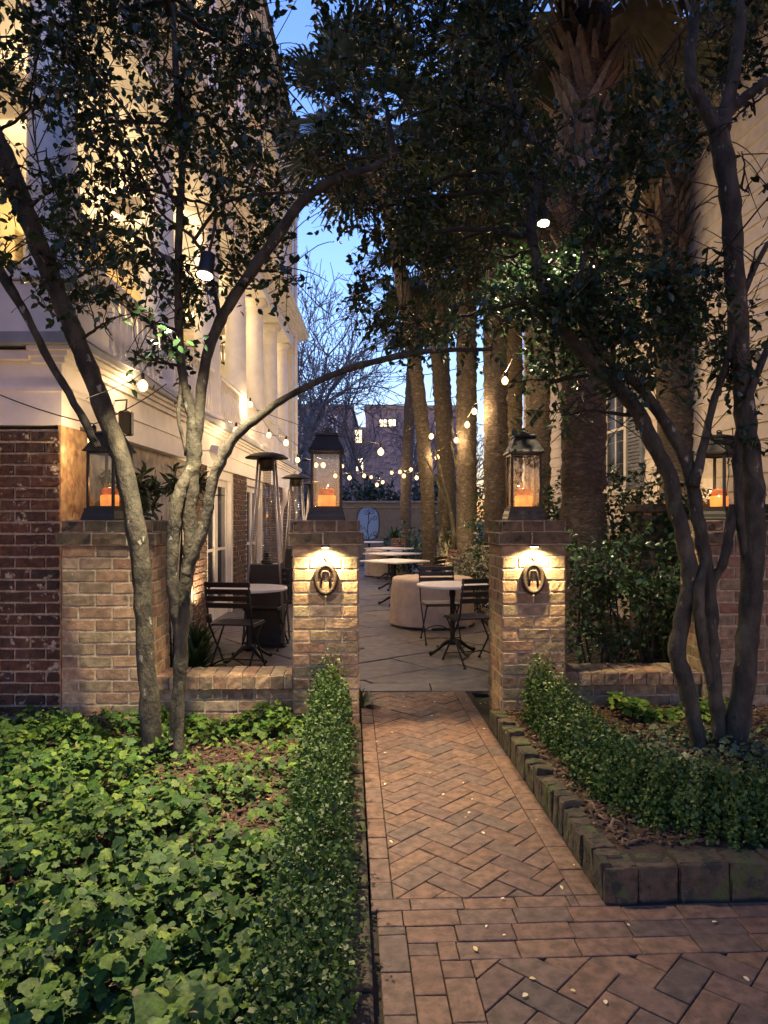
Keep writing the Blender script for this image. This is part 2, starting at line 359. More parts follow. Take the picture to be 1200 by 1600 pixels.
def frames(d, nrm):
    d = d/np.linalg.norm(d, axis=1, keepdims=True)
    x = np.cross(d, nrm); x /= np.linalg.norm(x, axis=1, keepdims=True)+1e-9
    z = np.cross(x, d); return x, d, z
def leafcloud(pos, d, nrm, size, V, wid=1.0):
    x, y, z = frames(d, nrm); n = len(pos)
    s = size.reshape(-1, 1, 1)
    out = pos[:, None, :] + s*(V[None, :, 0:1]*wid*x[:, None, :] + V[None, :, 1:2]*y[:, None, :] + V[None, :, 2:3]*z[:, None, :])
    return out.reshape(-1, 3)
def rep(Ft, n, k): return (Ft[None] + (np.arange(n)*k)[:, None, None]).reshape(-1, Ft.shape[1])
def rnd(n): 
    v = rng.normal(size=(n, 3)); return v/np.linalg.norm(v, axis=1, keepdims=True)
def sprays(cent, sig, n, L=.28, nl=9, size=.055, droop=-.25, wid=1.0, clump=1):
    """n twigs gaussian-clumped in ellipsoid cent/sig; returns leaf arrays + twig segments"""
    nc = max(1, int(n/14/clump)); cc = np.array(cent)+np.clip(rng.normal(size=(nc, 3)), -1.7, 1.7)*np.array(sig)
    p = cc[rng.integers(0, nc, n)] + rng.normal(size=(n, 3))*np.minimum(np.array(sig)*.35, .16)
    d = rnd(n)*.9 + np.array((0, 0, droop)); d /= np.linalg.norm(d, axis=1, keepdims=True)
    Ls = L*rng.uniform(.6, 1.3, n)
    t = (np.arange(nl)+.6)/nl
    pos = p[:, None, :] + d[:, None, :]*(Ls[:, None, None]*t[None, :, None]); pos[:, :, 2] -= (t**2*.05)[None, :]
    side = rnd(n*nl).reshape(n, nl, 3)
    ld = d[:, None, :]*.7+side; nr = rnd(n*nl)*.8+np.array((0, 0, 1.0))
    sz = size*rng.uniform(.65, 1.25, n*nl)
    return pos.reshape(-1, 3), ld.reshape(-1, 3), nr, sz, p, p+d*Ls[:, None]
def crown(name, parts, parent, mats, tmpl='leaf', wid=1.0, thick=.0022):
    P_, D_, N_, Z_, A_, B_ = [np.concatenate([q[i] for q in parts]) for i in range(6)]
    keep = np.ones(len(P_), bool)
    for q in (W(320, 430, 3.75), W(849, 349, 4.95)):          # no leaves right against the hot lamps, a small opening beside each
        for k in range(7): keep &= np.linalg.norm(P_-np.array(q)-np.array((-.03*k, -.18*k, -.10-.03*k)), axis=1) > .26-.015*k
    P_, D_, N_, Z_ = P_[keep], D_[keep], N_[keep], Z_[keep]
    kt = np.ones(len(A_), bool)
    for q in (W(320, 430, 3.75), W(849, 349, 4.95)):
        for f_ in (-.5, 0, .5, 1): kt &= np.linalg.norm(A_+(B_-A_)*f_-np.array(q)-np.array((0, 0, -.1)), axis=1) > .34
    A_, B_ = A_[kt], B_[kt]
    n = len(P_); V = leafcloud(P_, D_, N_, Z_, LEAF_V if tmpl == 'leaf' else SM_V, wid)
    if tmpl == 'leaf': fs = [rep(LEAF_T, n, 8), rep(LEAF_Q, n, 8)]; mi = [np.zeros(n*4), np.zeros(n*2)]
    else: fs = [rep(SM_T, n, 4)]; mi = [np.zeros(n*2)]
    # twigs: 3 sided
    m = len(A_); b = len(V); d = B_-A_; a = np.cross(d, (0.2, .1, 1)); a /= np.linalg.norm(a, axis=1, keepdims=True)+1e-9; c = np.cross(d, a); c /= np.linalg.norm(c, axis=1, keepdims=True)+1e-9
    A0 = A_-d*.5
    tv = np.stack([A0+a*thick*1.5, A0-a*thick+c*thick, A0-a*thick-c*thick, B_+a*thick*.5, B_-a*thick*.4+c*thick*.4, B_-a*thick*.4-c*thick*.4], 1).reshape(-1, 3)
    q = np.array([(0, 1, 4, 3), (1, 2, 5, 4), (2, 0, 3, 5)])
    fs.append(rep(q, m, 6)+b); mi.append(np.ones(m*3))
    return npmesh(name, np.concatenate([V, tv]), fs, mats, parent, np.concatenate(mi))
# ------------------------------------------------------------ ground, paths, paving
def sheet(name, pts, z, m, kind='structure'):
    mb = MB(); mb.add([(x, y, z) for x, y in pts], [tuple(range(len(pts)))]); return tag(mb.build(name, m), kind=kind)
sheet('ground', [(-250, -60), (250, -60), (250, 400), (-250, 400)], -.05, M['ground'])
mb = MB(); UL, UR = .072, .957
T = lambda u, v, z: P(u, v, z)
mb.box(UL-.1, 3.4, .2, 2.70, -.045, -.012, 1, T); mb.box(UL, UR+.05, 2.70, 5.95, -.045, -.012, 1, T)
HB = []
def herring(mb, x0, x1, y0, y1, T, z, bw=.1, off=(0, 0)):
    s = bw; c = math.sqrt(.5); n = int(max(x1-x0, y1-y0)/s*1.5)+6; ox, oy = (x0+x1)/2+off[0], (y0+y1)/2+off[1]
    for i in range(-n, n):
        for j in range(-n, n):
            r = (i-j) % 4
            if r == 0: q = [(i, j), (i+2, j), (i+2, j+1), (i, j+1)]
            elif r == 3: q = [(i, j), (i+1, j), (i+1, j+2), (i, j+2)]
            else: continue
            q = [((a-b)*c*s+ox, (a+b)*c*s+oy) for a, b in q]
            q = clip(q, x0, x1, y0, y1)
            if q: tile(mb, q, T, z)
def course_u(mb, x0, x1, y, h=.1, L=.2, off=0, **k):
    x = x0 - off
    while x < x1:
        q = clip([(x, y), (x+L, y), (x+L, y+h), (x, y+h)], x0, x1, y, y+h)
        if q: tile(mb, q, T, 0, **k)
        x += L
def course_v(mb, x, y0, y1, w_=.1, L=.2, off=0):
    y = y0 - off
    while y < y1:
        q = clip([(x, y), (x+w_, y), (x+w_, y+L), (x, y+L)], x, x+w_, y0, y1)
        if q: tile(mb, q, T, 0)
        y += L
course_v(mb, UL, 2.70, 5.93, .088, off=.07); course_v(mb, UR-.1, 2.62, 5.93, .1, off=.12)
herring(mb, UL+.088, UR-.1, 2.70, 5.93, T, 0)
course_u(mb, UL, UR-.1, 2.62, .08, .2, .05)
course_u(mb, UL+.02, 3.4, 2.52, .1, .205, .11); course_u(mb, UL+.12, 3.4, 2.42, .1, .205, .03); course_u(mb, UL+.22, 3.4, 2.32, .1, .205, .14)
course_v(mb, UL+.02, .2, 2.52, .1, off=.13); course_v(mb, UL+.12, .2, 2.42, .1, off=.05); course_v(mb, UL+.22, .2, 2.32, .1, off=.17)
herring(mb, UL+.32, 3.4, .2, 2.32, T, 0, .108, (.03, .05))
tag(mb.build('brick_path', [M['path'], M['joint']]), kind='structure')
# courtyard flagstones laid on the diagonal
mb = MB(); I = lambda x, y, z: Vector((x, y, z))
mb.box(-2.5, 2.05, 5.96, 26, -.045, -.014, 1, I)
c45 = math.cos(rad(38)); s45 = math.sin(rad(38)); rr = random.Random(3)
v = -30.0
row = 0
while v < 30:
    h = rr.choice([.42, .52, .62]); u = -30.0 + rr.uniform(0, .5)
    while u < 30:
        l = rr.choice([.55, .75, .95, 1.15]); q = [(u, v), (u+l, v), (u+l, v+h), (u, v+h)]
        q = [(a*c45-b*s45-.3, a*s45+b*c45+14) for a, b in q]
        q = clip(q, -2.45, 1.9, 6.25, 25.9)
        if q: tile(mb, q, I, .0, gap=.006, bev=.006, jit=.003)
        u += l
    v += h
x = -2.45
while x < 1.9:                                            # straight border course against the brick path
    l = rr.choice([.6, .75, .9]); q = clip([(x, 5.97), (x+l, 5.97), (x+l, 6.25), (x, 6.25)], -2.45, 1.9, 5, 7)
    if q: tile(mb, q, I, 0, gap=.006)
    x += l
tag(mb.build('courtyard_paving', [M['flag'], M['joint']]), kind='structure')
mb = MB()
for k in range(22):
    mb.box(1.15+.9*(0 if k > 3 else 0)+0, 1.27, 6.6+k*.85+.005, 6.6+(k+1)*.85-.005, -.02, .035+.004*(k % 2), 0, lambda x, y, z: Vector((x + (y-6.6)*.028 + .25, y, z)), .012)
tag(mb.build('kerb_strip', M['stone']), kind='structure')
# planting beds
def bed(name, poly, z):
    mb = MB(); mb.add([(*P(u, v)[:2], z) for u, v in poly]+[(*P(u, v)[:2], -.049) for u, v in poly], [tuple(range(len(poly)))]+[(i, i+len(poly), (i+1) % len(poly)+len(poly), (i+1) % len(poly)) for i in range(len(poly))])
    return tag(mb.build(name, M['soil']), kind='structure')
bed('garden_bed', [(-6, -.5), (-.02, -.5), (-.02, 4.9), (-6, 4.9)], .03)
bed('garden_bed', [(1.02, 2.78), (6, 2.78), (6, 4.92), (1.02, 4.92)], .11)
bed('garden_bed', [(1.5, 5.2), (7, 5.2), (7, 30), (2.6, 30), (1.75, 7.0)], .02)
# kerbs of bricks on end
mb = MB(); v = 2.72
while v < 4.86:
    w_ = random.uniform(.062, .105); h = .145+random.uniform(-.018, .02)
    L_ = lambda u, vv, z: P(u, vv, z)
    Z = Vector((0, 0, 1)); uo = random.uniform(-.006, .006)
    brick(mb, P(UR+.012+uo, v+w_-.006, -.02), -RY, Z, -RX, w_-.008, h, .03, 0, .006, 3, 4)
    brick(mb, P(UR+.012+uo, v+.002, h-.02), RX, RY, Z, .085, w_-.008, .06, 0, .005, 3, 3)
    v += w_
mb.box(UR+.022, UR+.09, 2.74, 4.86, -.03, .105, 1, T)
u = UR
while u < 3.4:
    w_ = random.uniform(.12, .27); h = .148+random.uniform(-.007, .007)
    brick(mb, P(u, 2.655+random.uniform(-.006, .006), -.02), RX, Z, -RY, w_-.007, h, .03, 0, .007, 6, 5)
    brick(mb, P(u, 2.655, h-.022), RX, RY, Z, w_-.007, .11, .06, 0, .006, 5, 3)
    u += w_
brick(mb, P(UR, 2.77, -.02), -RY, Z, -RX, .11, .158, .03, 0, .007, 3, 5)
mb.box(UR+.012, 3.4, 2.67, 2.755, -.03, .12, 1, T)
tag(mb.build('kerb', [M['kerb'], M['joint']]), kind='structure')
mb = MB(); v = .3
while v < 4.8:
    w_ = random.uniform(.19, .215); q = [(-.035, v), (.068, v), (.068, v+w_), (-.035, v+w_)]
    tile(mb, q, T, .045+random.uniform(-.012, .012), gap=.004, bev=.01, th=.1); v += w_
tag(mb.build('kerb', [M['kerb'], M['joint']]), kind='structure')
# bark mulch
def chips(n, pts, z, size=.03):
    pos = np.array([P(*pts()) for _ in range(n)]); pos[:, 2] = z + rng.uniform(0, .02, n)
    V = np.array([(-.5, -.14, 0), (.5, -.10, 0), (.5, .12, 0), (-.5, .14, 0), (-.45, -.1, .12), (.45, -.08, .12), (.45, .1, .12), (-.45, .1, .12)])
    Q = np.array([(4, 5, 6, 7), (0, 1, 5, 4), (1, 2, 6, 5), (2, 3, 7, 6), (3, 0, 4, 7)])
    d = rnd(n); d[:, 2] *= .3; nr = rnd(n)*.35+np.array((0, 0, 1))
    return leafcloud(pos, d, nr, size*rng.uniform(.5, 1.6, n), V), rep(Q, n, 8)
cv, cf = [], []
b = 0
for (n, f, z) in ((7000, lambda: (random.uniform(-1.6, -.1), random.uniform(2.6, 4.9)), .032), (6500, lambda: (random.uniform(1.05, 3.3), random.uniform(2.85, 4.95)), .112), (2500, lambda: (random.uniform(1.75, 3.3), random.uniform(5.5, 14)), .022)):
    V_, F_ = chips(n, f, z, .036); cv.append(V_); cf.append(F_+b); b += len(V_)
tag(npmesh('bark_mulch', np.concatenate(cv), cf, M['chip']), kind='stuff', cat='mulch', label='brown bark mulch spread over the planting beds')
n = 75; pos = np.array([P(random.uniform(.1, 2.2)**.9, random.uniform(1.6, 5.8), .006) for _ in range(n)])
tag(npmesh('petals', leafcloud(pos, rnd(n)*np.array((1, 1, .15)), rnd(n)*.2+np.array((0, 0, 1)), rng.uniform(.012, .026, n), LEAF_V), [rep(LEAF_T, n, 8), rep(LEAF_Q, n, 8)], M['petal']), kind='stuff', cat='petals', label='small pale petals and leaves fallen on the brick path')

# ------------------------------------------------------------ gate piers, low walls
def pier(u0, u1, v0, v1, label, group, nc=15, z0=0.0):
    root = empty('gate_pier', P((u0+u1)/2, (v0+v1)/2, 0), label, 'brick pier', group)
    mb = MB(); brickblock(mb, u0, u1, v0, v1, z0, nc, T); mb.build('shaft', [M['pier'], M['mortar']], root)
    z1 = z0+nc*.0825; o = .028
    mb = MB(); brickblock(mb, u0-o, u1+o, v0-o, v1+o, z1, 1, T, pitch=.088, L=.235, rough=.006)
    mb.box(u0-o+.004, u1+o-.004, v0-o+.004, v1+o-.004, z1+.02, z1+.086, 0, T, .012)
    brickblock(mb, u0-.002, u1+.002, v0-.002, v1+.002, z1+.088, 1, T, pitch=.083, L=.15, rough=.005)
    mb.box(u0+.004, u1-.004, v0+.004, v1-.004, z1+.11, z1+.169, 0, T, .01)
    mb.build('cap', [M['capb'], M['mortar']], root)
    return root, z1+.17
TOPZ = 15*.0825+.17+.03
pA, zt = pier(-.399, .049, 4.87, 5.317, 'brick gate pier left of the path opening with an iron oval on it', 'brick piers of the garden wall', z0=.03)
pB, _ = pier(1.039, 1.487, 4.87, 5.317, 'brick gate pier right of the path opening with an iron oval on it', 'brick piers of the garden wall', z0=.03)
pC, _ = pier(-1.946, -1.342, 4.87, 5.317, 'wide brick pier against the corner of the porch house', 'brick piers of the garden wall', z0=.03)
pD, _ = pier(2.48, 3.4, 4.90, 5.26, 'wide brick pier behind the trunks of the right tree', 'brick piers of the garden wall', z0=.03)
def lowwall(u0, u1, label, nc=3):
    root = empty('low_wall', P((u0+u1)/2, 5.07, 0), label, 'low wall', 'low brick walls between the piers')
    mb = MB(); brickblock(mb, u0, u1, 4.95, 5.20, .03, nc, T, sides='fb'); mb.build('wall_body', [M['pier'], M['mortar']], root)
    mb = MB(); zb = .03+nc*.0825; u = u0
    while u < u1-.03:
        w_ = min(.098, u1-u)
        brick(mb, P(u+.004, 4.915, zb), RX, Z, -RY, w_-.009, .088, .02, 0, .004, 3, 3)
        brick(mb, P(u+.004, 4.915, zb+.09), RX, RY, Z, w_-.009, .30, .02, 0, .004, 3, 6)
        brick(mb, P(u+w_-.005, 5.215, zb), -RX, Z, RY, w_-.009, .088, .02, 0, .004, 3, 3)
        u += .098
    mb.box(u0, u1, 4.925, 5.205, zb, zb+.083, 1, T)
    mb.build('coping', [M['pier'], M['mortar']], root); return root
lowwall(-1.342, -.399, 'low brick wall with soldier coping left of the path')
lowwall(1.487, 2.48, 'low brick wall with soldier coping right of the path')

# ------------------------------------------------------------ lanterns
def lantern(name, loc, rz, label, lit=True):
    root = empty(name, (0, 0, 0), label, 'lantern', 'candle lanterns on the brick piers')
    q = .125; r2 = math.sqrt(2)
    mb = MB()
    pr = [(.136, 0), (.136, .012), (.132, .022), (.128, .045), (.120, .065), (.120, .085)]
    mb.lathe([(a*r2, z) for a, z in pr], n=4, rot=rad(45)); mb.build('base', M['black'], root)
    mb = MB()
    for sx in (-1, 1):
        for sy in (-1, 1): mb.box(sx*.101-.009, sx*.101+.009, sy*.101-.009, sy*.101+.009, .085, .475, 0, None, .002)
        mb.box(-.09, .09, sx*.101-.007, sx*.101+.007, .462, .476); mb.box(-.09, .09, sx*.101-.007, sx*.101+.007, .085, .098)
        mb.box(sx*.101-.007, sx*.101+.007, -.09, .09, .4622, .4762); mb.box(sx*.101-.007, sx*.101+.007, -.09, .09, .085, .0982)
    mb.build('frame', M['black'], root)
    mb = MB()
    for s in (-1, 1):
        mb.box(-.091, .091, s*.1-.001, s*.1+.001, .0985, .4615); mb.box(s*.1-.001, s*.1+.001, -.091, .091, .0988, .4612)
    g = mb.build('glass', M['glass'], root)
    mb = MB(); pr = [(.112, .4765), (.128, .480), (.128, .488), (.118, .502), (.104, .530), (.090, .560), (.078, .585), (.072, .600)]
    mb.lathe([(a*r2, z) for a, z in pr], n=4, rot=rad(45))
    rf = mb.build('roof', M['black'], root)
    mb = MB(); mb.lathe([(.084*r2, .600), (.084*r2, .608), (.07*r2, .618), (.04*r2, .626)], n=4, rot=rad(45))
    mb.lathe([(.02, .626), (.02, .640), (.012, .648)], n=10)
    mb.tube([(.032*math.cos(a), 0, .640+.018*math.sin(a)) for a in [k*math.pi/8 for k in range(9)]], .004, 6)
    mb.build('finial', M['black'], root)
    mb = MB(); mb.lathe([(.058, .0865), (.062, .10), (.063, .17), (.056, .178)], n=20); c = mb.build('candle', M['wax'], root, True)
    mb = MB(); mb.lathe([(.050, .1785), (.056, .19), (.055, .212), (.044, .226), (.03, .228)], n=20); mb.build('candle_top', M['waxtop'], c, True)
    lamp('candle_light', (0, 0, .256), .45, (1, .5, .2), .006, parent=root)
    root.location = loc; root.rotation_euler = (0, 0, rz); return root
t0 = rad(2.63)
lan = lantern('candle_lantern', P(-.175, 5.09, zt), t0, 'black candle lantern on the gate pier left of the path')
def again(o, loc, rz, label):
    c = copy_tree(o); c.location = loc; c.rotation_euler = (0, 0, rz); c['label'] = label; return c
again(lan, P(1.25, 5.11, zt), t0+rad(-3), 'black candle lantern on the gate pier right of the path')
again(lan, P(-1.70, 5.09, zt), t0+rad(-18), 'black candle lantern beside the porch house, partly hidden by a trunk')
again(lan, P(2.695, 5.09, zt), t0+rad(30), 'black candle lantern turned cornerwise behind the stems of the right tree')

# ------------------------------------------------------------ iron ovals and pier lights
def medallion(u, v, z, label):
    root = empty('iron_oval', P(u, v, z), label, 'iron ornament', 'iron ovals on the gate piers')
    mb = MB(); rx, rz_, n = .068, .097, 28; prof = [(-.014, .0), (-.016, .018), (-.006, .028), (.008, .026), (.016, .014), (.016, 0)]
    vs = []
    for k in range(n):
        a = 2*math.pi*k/n
        for (dr, h) in prof: vs.append(P(u+(rx+dr)*math.cos(a), v-h-.004, z+(rz_+dr)*math.sin(a)))
    m_ = len(prof); mb.add(vs, [(k*m_+i, ((k+1) % n)*m_+i, ((k+1) % n)*m_+i+1, k*m_+i+1) for k in range(n) for i in range(m_-1)])
    mb.build('ring', M['iron'], root, True)
    mb = MB(); mb.tube([P(u-.028, v-.018, z-.055), P(u-.028, v-.018, z+.035), P(u-.018, v-.018, z+.055), P(u+.018, v-.018, z+.055), P(u+.028, v-.018, z+.035), P(u+.028, v-.018, z-.055)], .007, 8); mb.build('inner_bar', M['iron'], root, True)
    mb = MB(); mb.tube([P(u, v-.012, z+.108), P(u+.008, v-.022, z+.13), P(u, v-.02, z+.15), P(u-.01, v-.008, z+.14)], .006, 8)
    mb.lathe([(.014, -.006), (.016, 0), (.010, .008)], P(u, v-.016, z+.108), 10); mb.build('hook', M['iron'], root, True)
medallion(-.175, 4.868, 1.035, 'rusty oval iron ornament on the left gate pier'); medallion(1.256, 4.868, 1.035, 'rusty oval iron ornament on the right gate pier')
def pierlight(u, label):
    root = empty('pier_light', P(u, 4.832, 1.262), label, 'light', 'small downlights under the pier caps')
    mb = MB(); mb.box(u-.03, u+.03, 4.785, 4.86, 1.2545, 1.268, 0, T, .004); mb.build('housing', M['iron'], root)
    mb = MB(); mb.box(u-.022, u+.022, 4.805, 4.845, 1.2505, 1.254, 0, T); mb.build('lens', M['lampface'], root)
    lamp('pier_spot', P(u, 4.792, 1.246), 19, (1, .72, .34), .01, 155, P(u, 4.85, .2), root, .7)
pierlight(-.175, 'small copper downlight under the cap of the left gate pier'); pierlight(1.256, 'small copper downlight under the cap of the right gate pier')

# ------------------------------------------------------------ porch house (left)
hs = empty('porch_house', (-2.4, 11, 0), 'white two storey porch house with lit yellow walls and tall round columns', 'house')
XF = -2.32
XV, YV = Vector((1, 0, 0)), Vector((0, 1, 0))
mb = MB(); mb.box(-4.6, XF-.012, 5.112, 5.5, 0, 2.09, 1)
brickface(mb, Vector((-3.43, 5.10, 0)), XV, -YV, 1.11, 0.02, 25, .0825, .222, 0, .016, .005)
mb.build('corner_pier', [M['redb'], M['mortarw']], hs)
mb = MB(); mb.box(XF-.02, XF, 5.1, 5.62, 0, 2.12); mb.build('plaster_face', M['plaster'], hs)
mb = MB(); mb.box(-2.9, -2.42, 5.62, 8.7, 0, 2.15); mb.build('stucco_wall', M['stucco'], hs)
for (a, b) in ((8.72, 9.4), (11.1, 12.1), (13.8, 18.6)):
    mb = MB(); mb.box(-2.9, -2.352, a, b, 0, 2.15, 1); brickface(mb, Vector((-2.34, a, 0)), YV, XV, b-a, .02, 26, .0825, .222, 0, .014, .003)
    mb.build('brick_wall', [M['redb'], M['mortarw']], hs)
for (a, b) in ((9.42, 11.08), (12.12, 13.78)):
    mb = MB(); mb.box(-2.50, -2.36, a, a+.10, 0, 2.14); mb.box(-2.50, -2.36, b-.1, b, 0, 2.14); mb.box(-2.50, -2.362, a+.1, b-.1, 2.02, 2.14)
    d = mb.build('door', M['white'], hs)
    for k in range(2):
        y0 = a+.1+k*(b-a-.2)/2; y1 = y0+(b-a-.2)/2-.01
        mb = MB(); mb.box(-2.46, -2.42, y0, y0+.09, 0, 2.02); mb.box(-2.46, -2.42, y1-.09, y1, 0, 2.02); mb.box(-2.458, -2.422, y0+.09, y1-.09, 0, .25); mb.box(-2.458, -2.422, y0+.09, y1-.09, 1.92, 2.02)
        mb.box(-2.455, -2.425, y0+.09, y1-.09, .98, 1.02); mb.build('door_leaf', M['white'], d)
        mb = MB(); mb.box(-2.445, -2.437, y0+.09, y1-.09, .25, 1.92); mb.build('pane', M['pane'], d)
# ground-floor beam and deck
mb = MB(); mb.box(-6, XF+.01, 5.09, 5.4, 2.12, 2.66); mb.box(XF-.22, XF+.008, 5.4, 18.7, 2.15, 2.64)
mb.box(XF-.21, XF+.022, 5.075, 18.71, 2.36, 2.39, 0); mb.box(-6, XF-.21, 5.075, 5.3, 2.36, 2.39)
mb.box(XF-.2, XF+.045, 5.06, 18.72, 2.56, 2.605, 0); mb.box(XF-.2, XF+.075, 5.03, 18.74, 2.605, 2.64, 0); mb.box(XF-.2, XF+.11, 5.0, 18.76, 2.64, 2.67)
mb.box(-6, XF-.2, 5.03, 5.3, 2.58, 2.64); mb.build('beam', M['white'], hs)
mb = MB(); mb.box(-6, XF+.15, 4.96, 18.8, 2.671, 2.76, 0, None, .01); mb.build('deck', M['deckp'], hs)
mb = MB(); mb.box(-6.0, XF-.5, 5.5, 18.6, 2.10, 2.12); mb.build('soffit', M['white'], hs)
def column(x, y, z0, z1, r=.18):
    root = hs; mb = MB(); h = z1-z0
    pr = [(r*1.25, 0), (r*1.28, .05), (r*1.15, .09), (r*1.02, .13)]+[(r*(1-.14*(t**1.6)), .13+t*(h-.33)) for t in [k/8 for k in range(1, 9)]]
    pr += [(r*.95, h-.19), (r*.86, h-.17), (r*.88, h-.12), (r*1.08, h-.07), (r*1.1, h-.065)]
    mb.lathe(pr, (x, y, z0), 28); mb.box(x-r*1.18, x+r*1.18, y-r*1.18, y+r*1.18, z1-.063, z1); mb.box(x-r*1.3, x+r*1.3, y-r*1.3, y+r*1.3, z0-.09, z0-.001); return mb.build('column', M['white'], root, True)
CY = [5.42, 7.95, 10.15, 12.1, 13.9, 15.7, 17.4]
for i, y in enumerate(CY):
    column(-2.53, y, 3.27 if i == 0 else 2.852, 5.70, .185); column(-2.53, y, 6.45, 9.10, .17)
mb = MB(); mb.box(-2.85, -2.22, 5.10, 5.74, 2.762, 3.16, 0, None, .01); mb.box(-2.88, -2.19, 5.07, 5.77, 3.162, 3.178); mb.build('plinth', M['white'], hs)
def rail(x, y0, y1, z, along='y', xx=None):
    mb = MB(); Q = (lambda a, b, c: Vector((x+b, a, c))) if along == 'y' else (lambda a, b, c: Vector((a, x+b, c)))
    mb.box(y0, y1, -.04, .04, z+.08, z+.13, 0, Q); mb.box(y0, y1, -.055, .055, z+.72, z+.78, 0, Q, .01)
    n = max(1, int((y1-y0)/.145)); pr = [(.028, .13), (.028, .17), (.018, .19), (.036, .30), (.040, .36), (.030, .44), (.018, .55), (.018, .62), (.027, .64), (.027, .72)]
    for k in range(n):
        a = y0+(k+.5)*(y1-y0)/n; c = Q(a, 0, z); mb.lathe(pr, c, 8)
    mb.build('balustrade', M['white'], hs, False)
for a, b in zip(CY[:-1], CY[1:]):
    rail(-2.42, a+.32 if a < 6 else a+.22, b-.22, 2.76); rail(-2.42, a+.2, b-.2, 6.36)
rail(5.3, -6, -2.9, 2.76, 'x')
def entab(z0, z1, nm):
    mb = MB(); mb.box(-2.75, -2.26, 5.12, 18.6, z0, z1); mb.box(-6, -2.75, 5.12, 5.5, z0, z1)
    for k, (o, a, b) in enumerate(((.03, z0+.16, z0+.19), (.05, z1-.16, z1-.12), (.10, z1-.12, z1-.07), (.17, z1-.07, z1-.02), (.25, z1-.02, z1+.05), (.29, z1+.05, z1+.09))):
        mb.box(-2.7, -2.26+o, 5.12-o, 18.6+o, a, b); mb.box(-6, -2.7, 5.12-o, 5.4, a, b)
    k = 0
    y = 5.3
    while y < 18.4: mb.box(-2.262, -2.20, y, y+.07, z1-.22, z1-.165); y += .16
    mb.build(nm, M['white'], hs)
entab(5.70, 6.20, 'entablature'); entab(9.10, 9.75, 'entablature')
mb = MB(); mb.box(-6, -2.7, 5.5, 18.5, 5.72, 5.74); mb.box(-6, -2.7, 5.5, 18.5, 9.12, 9.14); mb.build('ceiling', M['white'], hs)
mb = MB(); mb.box(-6, -2.3, 5.3, 18.7, 6.292, 6.36); mb.build('deck', M['deckp'], hs)
mb = MB(); mb.box(-5.2, -4.7, 5.0, 18.6, 2.76, 9.1)
mb.box(-5.2, -4.69, 3.0, 5.0, 0, 9.1); mb.build('inner_wall', M['cream'], hs)
mb = MB(); mb.add([(-6, 4.8, 9.86), (-1.9, 4.8, 9.86), (-1.9, 18.95, 9.86), (-6, 18.95, 9.86), (-6, 6.5, 11.6), (-4, 6.5, 11.2), (-4, 17, 11.2), (-6, 17, 11.6)], [(3, 2, 1, 0), (4, 5, 6, 7), (0, 1, 5, 4), (1, 2, 6, 5), (2, 3, 7, 6), (3, 0, 4, 7)]); mb.build('roof', M['roof'], hs)
mb = MB(); mb.box(-6, -2.36, 18.3, 18.6, 0, 9.1); mb.build('end_wall', M['white'], hs)
for y in (6.9, 9.6, 12.3, 15.0):
    for z in (2.80, 6.4):
        mb = MB(); mb.box(-4.70, -4.64, y, y+1.1, z+.3, z+2.35); wdw = mb.build('window', M['white'], hs)
        mb = MB(); mb.box(-4.638, -4.632, y+.1, y+1.0, z+.4, z+2.25); mb.build('pane', M['pane'], wdw)
        for q in (y-.5, y+1.12): mb = MB(); mb.box(-4.62, -4.59, q, q+.48, z+.3, z+2.35); mb.build('shutter', M['deckp'], hs)
# drain pipe at the far end
mb = MB(); mb.tube([(-2.22, 15.2, 0), (-2.22, 15.2, 1.5), (-2.2, 15.2, 1.65), (-2.1, 15.1, 1.85), (-2.1, 15.1, 2.1)], .06, 10); mb.build('downspout', M['white'], hs, True)
mb = MB(); mb.tube([(-2.80, 5.06, 0), (-2.80, 5.06, 2.3)], .035, 10); mb.build('downspout', M['white'], hs, True)
# porch lanterns
def porch_lantern(loc, label, w_=60):
    x, y, z = loc; root = empty('porch_lantern', loc, label, 'porch light', 'lit lanterns hanging in the porch')
    mb = MB(); mb.lathe([(.02, .30), (.16, .22), (.17, .20)], loc, 6); mb.lathe([(.11, -.22), (.12, -.20), (.04, -.26)][::-1], loc, 6)
    for k in range(6):
        a = k*math.pi/3; mb.tube([(x+.13*math.cos(a), y+.13*math.sin(a), z+.2), (x+.1*math.cos(a), y+.1*math.sin(a), z-.2)], .009, 5)
    mb.tube([(x, y, z+.3), (x, y, min(z+.9, 5.72) if z < 5.7 else z+.9)], .008, 5); mb.build('cage', M['black'], root)
    mb = MB(); mb.lathe([(.02, -.12), (.035, -.06), (.03, .02), (.008, .08)], loc, 10); mb.build('flame_bulb', M['bulb'], root, True)
    lamp('porch_glow', loc, w_, (1, .70, .34), .02, parent=root)
porch_lantern((-3.9, 7.1, 5.0), 'lit porch lantern nearest the corner column, glaring through leaves', 95)
porch_lantern((-3.45, 9.75, 5.25), 'lit porch lantern with a reddish glow behind the second column', 75)
porch_lantern((-3.6, 13.0, 5.2), 'lit porch lantern far along the lower porch', 50)
porch_lantern((-3.6, 16.2, 5.2), 'lit porch lantern at the far end of the lower porch', 40)
porch_lantern((-3.6, 9.5, 8.6), 'lit porch lantern on the upper porch', 45)
porch_lantern((-3.6, 14.5, 8.6), 'lit porch lantern far along the upper porch', 40)
